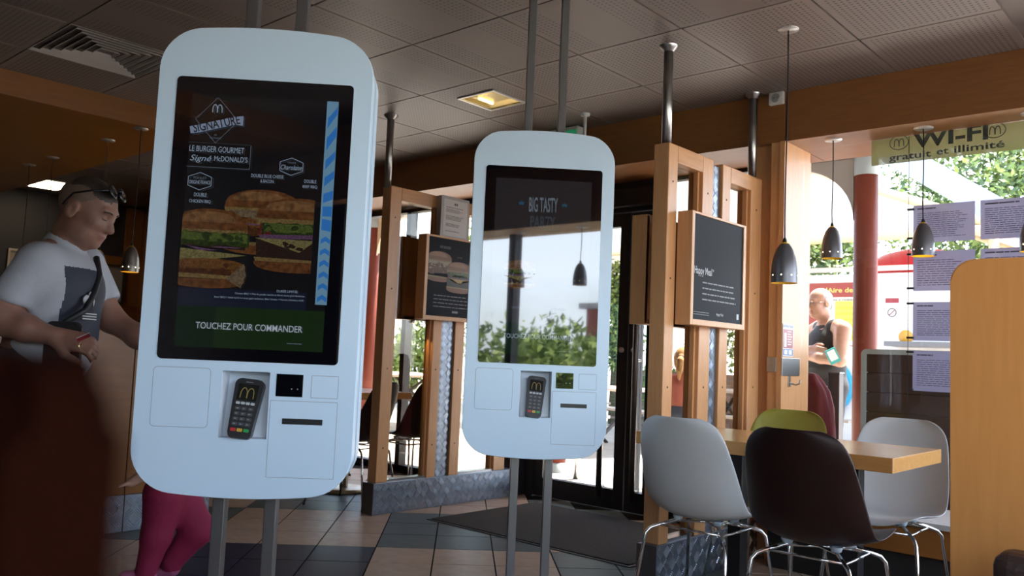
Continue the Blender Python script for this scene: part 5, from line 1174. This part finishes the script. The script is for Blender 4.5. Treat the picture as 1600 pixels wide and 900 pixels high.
tube('no_entry_symbol', MATS['ink'], [(-.016, 3.49 - 3.55 + .05*math.cos(a), 1.80 + .05*math.sin(a)) for a in np.linspace(0, 2*math.pi, 17)[:-1]], .005, b2, 5, True); tube('no_entry_bar', MATS['sign_red'], [(-.016, 3.455 - 3.55, 1.835), (-.016, 3.525 - 3.55, 1.765)], .005, b2, 5)
lathe('round_sticker', mat('sticker_orange', (.75, .38, .06), .5), [(0, 0), (.085, 0), (.085, .004), (0, .004)], ph, 24, loc=(-.001, 3.33 - 3.55, 1.50), rot=(0, R(-90), 0))
bx('ledge', mat('ledge_grey', (.16, .16, .165), .5), -.45, 0, 2.15 - 3.55, 3.45 - 3.55, 1.37, 1.43, ph, .01)
br = tube('blue_ring', mat('ring_blue', (.02, .33, .62), .4), [(-.04, 4.33 - 3.55 + .35*math.cos(a), .85 + .35*math.sin(a)) for a in np.linspace(0, 2*math.pi, 41)[:-1]], .038, ph, 10, True)

# planting
LEAF = [mat('leaf_mid', (.13, .20, .045), .5), mat('leaf_light', (.26, .34, .08), .5), mat('leaf_dark', (.045, .085, .025), .6)]
def foliage(name, parent, blobs, n, size, mats, seed, droop=.0):
    rnd = np.random.RandomState(seed); V = []; F = []; MI = []
    W = np.array([b[3] for b in blobs], float); W = (W / W.sum() * n).astype(int)
    for b, k in zip(blobs, W):
        d = rnd.normal(size=(k, 3)); d /= np.linalg.norm(d, axis=1)[:, None]; rad = rnd.uniform(.55, 1.05, (k, 1))
        c = np.array(b[0]) + d * rad * np.array(b[1]) * b[2]; u = rnd.normal(size=(k, 3)); u /= np.linalg.norm(u, axis=1)[:, None]
        w = np.cross(u, d + .3*rnd.normal(size=(k, 3))); w /= np.linalg.norm(w, axis=1)[:, None] + 1e-9; s = size * rnd.uniform(.6, 1.3, (k, 1))
        q = np.stack([c - u*s, c + w*s*.45, c + u*s, c - w*s*.45], 1); b0 = sum(len(x) for x in V); V.append(q.reshape(-1, 3)); F.append(b0 + np.arange(k*4).reshape(-1, 4)); MI.append(rnd.randint(0, len(mats), k))
    V = np.concatenate(V); F = np.concatenate(F); MI = np.concatenate(MI)
    me = bpy.data.meshes.new(name); me.from_pydata(V.tolist(), [], F.tolist())
    for m in mats: me.materials.append(m)
    me.polygons.foreach_set('material_index', MI.astype(np.int32)); me.update(); o = bpy.data.objects.new(name, me); COL.objects.link(o); o.parent = parent; return o
BARK = mat('bark', (.10, .07, .05), .8)
def tree(x, y, h, r, label, seed, n=2600, size=.11, cat='tree', group='trees and bushes on the terrace', trunk=True, mats=LEAF):
    e = empty('tree' if cat == 'tree' else 'bush', (x, y, -.02)); tag(e, label, cat, group); rnd = random.Random(seed)
    blobs = [((rnd.uniform(-.5, .5)*r, rnd.uniform(-.5, .5)*r, h*(.62 if trunk else .5) + rnd.uniform(-.25, .3)*h*(1 if trunk else .9)), (1, 1, .8), r*rnd.uniform(.45, .75), 1) for _ in range(9)]
    foliage('crown', e, blobs, n, size, mats, seed)
    if trunk:
        tube('trunk', BARK, [(0, 0, 0.001), (.05, .02, h*.35), (0, .05, h*.75)], [.10, .075, .03], e, 10)
        for a in range(4): tube('branch', BARK, [(.03, .02, h*.38), (r*.4*math.cos(a*1.6), r*.4*math.sin(a*1.6), h*.62), (r*.6*math.cos(a*1.6), r*.6*math.sin(a*1.6), h*.8)], [.04, .025, .01], e, 6)
    else: tube('stem', BARK, [(0, 0, 0.001), (0, 0, h*.4)], .03, e, 6)
    return e
tree(17.5, 2.6, 6.6, 3.0, 'large leafy tree behind the marquee at the right', 3, 26000, .075)
tree(16, 7.2, 4.4, 1.8, 'leafy tree behind the play hut', 5, 14000, .07)
tree(14.5, 11.5, 6.2, 2.2, 'tall loose tree seen through the top of the right partition', 8, 12000, .08)
tree(11.8, 8.2, 2.9, .9, 'young tree behind the terrace fence, seen right of the door', 12, 6000, .05)
tree(12.3, 10.2, 3.0, 1.0, 'young tree behind the terrace fence, seen left of the door stile', 13, 6000, .05)
tree(12.5, 13.0, 3.2, 1.2, 'young tree behind the terrace fence, far left', 14, 6000, .05)
tree(9.3, 13.2, 2.6, 1.1, 'bright green bush outside the tall windows', 15, 3500, .07, 'bush', trunk=False, mats=[LEAF[0], LEAF[1], LEAF[1]])
tree(11.2, 12.6, 1.6, .8, 'low green bush at the fence end', 16, 1800, .07, 'bush', trunk=False, mats=[LEAF[0], LEAF[1], LEAF[1]])
tree(11.6, 9.2, 1.2, .7, 'low green bush along the terrace fence', 17, 1600, .06, 'bush', trunk=False, mats=[LEAF[0], LEAF[1], LEAF[1]])
tree(11.6, 7.0, 1.1, .6, 'low bush at the brick wall', 18, 1400, .06, 'bush', trunk=False, mats=[LEAF[0], LEAF[1], LEAF[1]])
# green wire fence and low brick wall
fe = empty('wire_fence', (10.6, 8.6, -.02)); tag(fe, 'green wire mesh fence along the terrace', 'fence')
FG = mat('fence_green', (.03, .16, .08), .5)
for i in range(6): tube('fence_post', FG, [(0, -3 + i*1.2, 0.001), (0, -3 + i*1.2, 1.9)], .028, fe, 8)
for i in range(37): tube('wire', FG, [(0, -3, .08 + i*.05), (0, 3, .08 + i*.05)], .0028, fe, 3)
bm = bmesh.new()
for i in range(121): addtube(bm, [(0, -3 + i*.05, .06), (0, -3 + i*.05, 1.9)], .0022, 3)
fin(bm, 'upright_wires', FG, fe)
lw = empty('brick_wall', (11.2, 5.9, -.02)); tag(lw, 'low brick wall behind the terrace tables', 'wall')
BR = [mat('brick_a', (.25, .15, .11), .8), mat('brick_b', (.32, .21, .16), .8), mat('brick_c', (.20, .14, .12), .8)]
bx('core', mat('mortar', (.45, .42, .38), .9), .01, .18, -1.0, 1.6, 0.001, .86, lw); bx('coping', BR[0], -.02, .21, -1.02, 1.62, .86, .92, lw)
bme = []
for m in BR:
    b_ = bmesh.new(); addbox(b_, -.012, .012, -.10, .10, -.031, .031); me = bpy.data.meshes.new('brick'); b_.to_mesh(me); b_.free(); me.materials.append(m); bme.append(me)
for j in range(12):
    for i in range(12):
        y = -.88 + i*.212 + (.106 if j % 2 else 0)
        if y > 1.5: continue
        o = bpy.data.objects.new('brick', bme[(i*7 + j*3) % 3]); COL.objects.link(o); o.parent = lw; o.location = (.006, y, .04 + j*.0695)
# picnic tables
TT = mat('picnic_wood', (.50, .42, .34), .7); TL = mat('picnic_leg', (.035, .033, .035), .5)
def picnic(x, y, rz, label):
    e = empty('picnic_table', (x, y, -.02), rz); tag(e, label, 'table', 'picnic tables on the terrace')
    for i in range(5): bx('top_slat', TT, -.80, .80, -.36 + i*.146, -.36 + i*.146 + .134, .72, .75, e, .004)
    for s_ in (-1, 1):
        for i in range(2): bx('seat_slat', TT, -.80, .80, s_*.60 - .13 + i*.135, s_*.60 - .13 + i*.135 + .125, .43, .46, e, .004)
        for sx in (-.55, .55): tube('crossed_leg', TL, [(sx, s_*.62, 0.001), (sx, -s_*.22, .72)], .022, e, 6)
    for sx in (-.55, .55): tube('seat_bar', TL, [(sx, -.72, .425), (sx, .72, .425)], .02, e, 6)
    return e
picnic(8.3, 6.0, R(75), 'picnic table nearest to the glass door on the terrace'); picnic(9.4, 7.9, R(80), 'picnic table at the green fence on the terrace'); picnic(9.9, 4.6, R(85), 'picnic table in front of the brick wall, right of the girl'); picnic(8.0, 9.2, R(60), 'picnic table farthest left on the terrace')
bd = empty('bollard', (6.08, 4.60, -.02)); tag(bd, 'short grey steel bollard just outside the glass door', 'bollard'); tube('post', STEEL, [(0, 0, 0.001), (0, 0, .55)], .032, bd, 14); bx('side_lug', BLACK, -.02, .02, -.075, -.03, .20, .24, bd, .006)

# what stands behind the camera: hedge, red shed, lamp post (seen mirrored in the screens)
for i, (x, h, r_) in enumerate(((-4.6, 1.5, 1.0), (-2.9, 1.7, 1.1), (-1.2, 1.35, .9), (.6, 1.2, .8), (-6.5, 1.8, 1.2))):
    tree(x, -4.6 - .3*(i % 2), h, r_, f'pale green hedge bush behind the camera, {["at the gap", "tallest", "beside the lamp post", "lowest", "farthest along"][i]}', 30 + i, 2600, .08, 'bush', 'hedge behind the camera', False, [LEAF[0], LEAF[1], LEAF[1]])
sh_ = empty('red_shed', (-4, -19, -.02)); tag(sh_, 'long low red brown building across the forecourt behind the camera', 'building')
bx('wall', mat('shed_red', (.24, .07, .05), .7), -9, 9, -3, 0, 0.001, 2.8, sh_); bx('roof', mat('shed_roof', (.3, .29, .28), .6), -9.2, 9.2, -3.2, .2, 2.8, 3.0, sh_)
for x in (-6, -2, 2, 6): q = bx('window', mat('shed_frame', (.5, .5, .48), .5), x - .7, x + .7, 0, .04, .9, 2.1, sh_); bx('window_pane', BLACKG, x - .62, x + .62, .04, .05, .98, 2.02, q)
lpz = empty('lamp_post', (-1.75, -4.9, -.02)); tag(lpz, 'grey lamp post behind the camera', 'lamp post'); tube('mast', STEEL, [(0, 0, 0.001), (0, 0, 6.0)], .05, lpz, 12); tube('arm', STEEL, [(0, 0, 5.9), (.8, 0, 6.2)], .03, lpz, 8); bx('lamp_head', MATS['ledge_grey'], .7, 1.2, -.09, .09, 6.16, 6.26, lpz, .02)
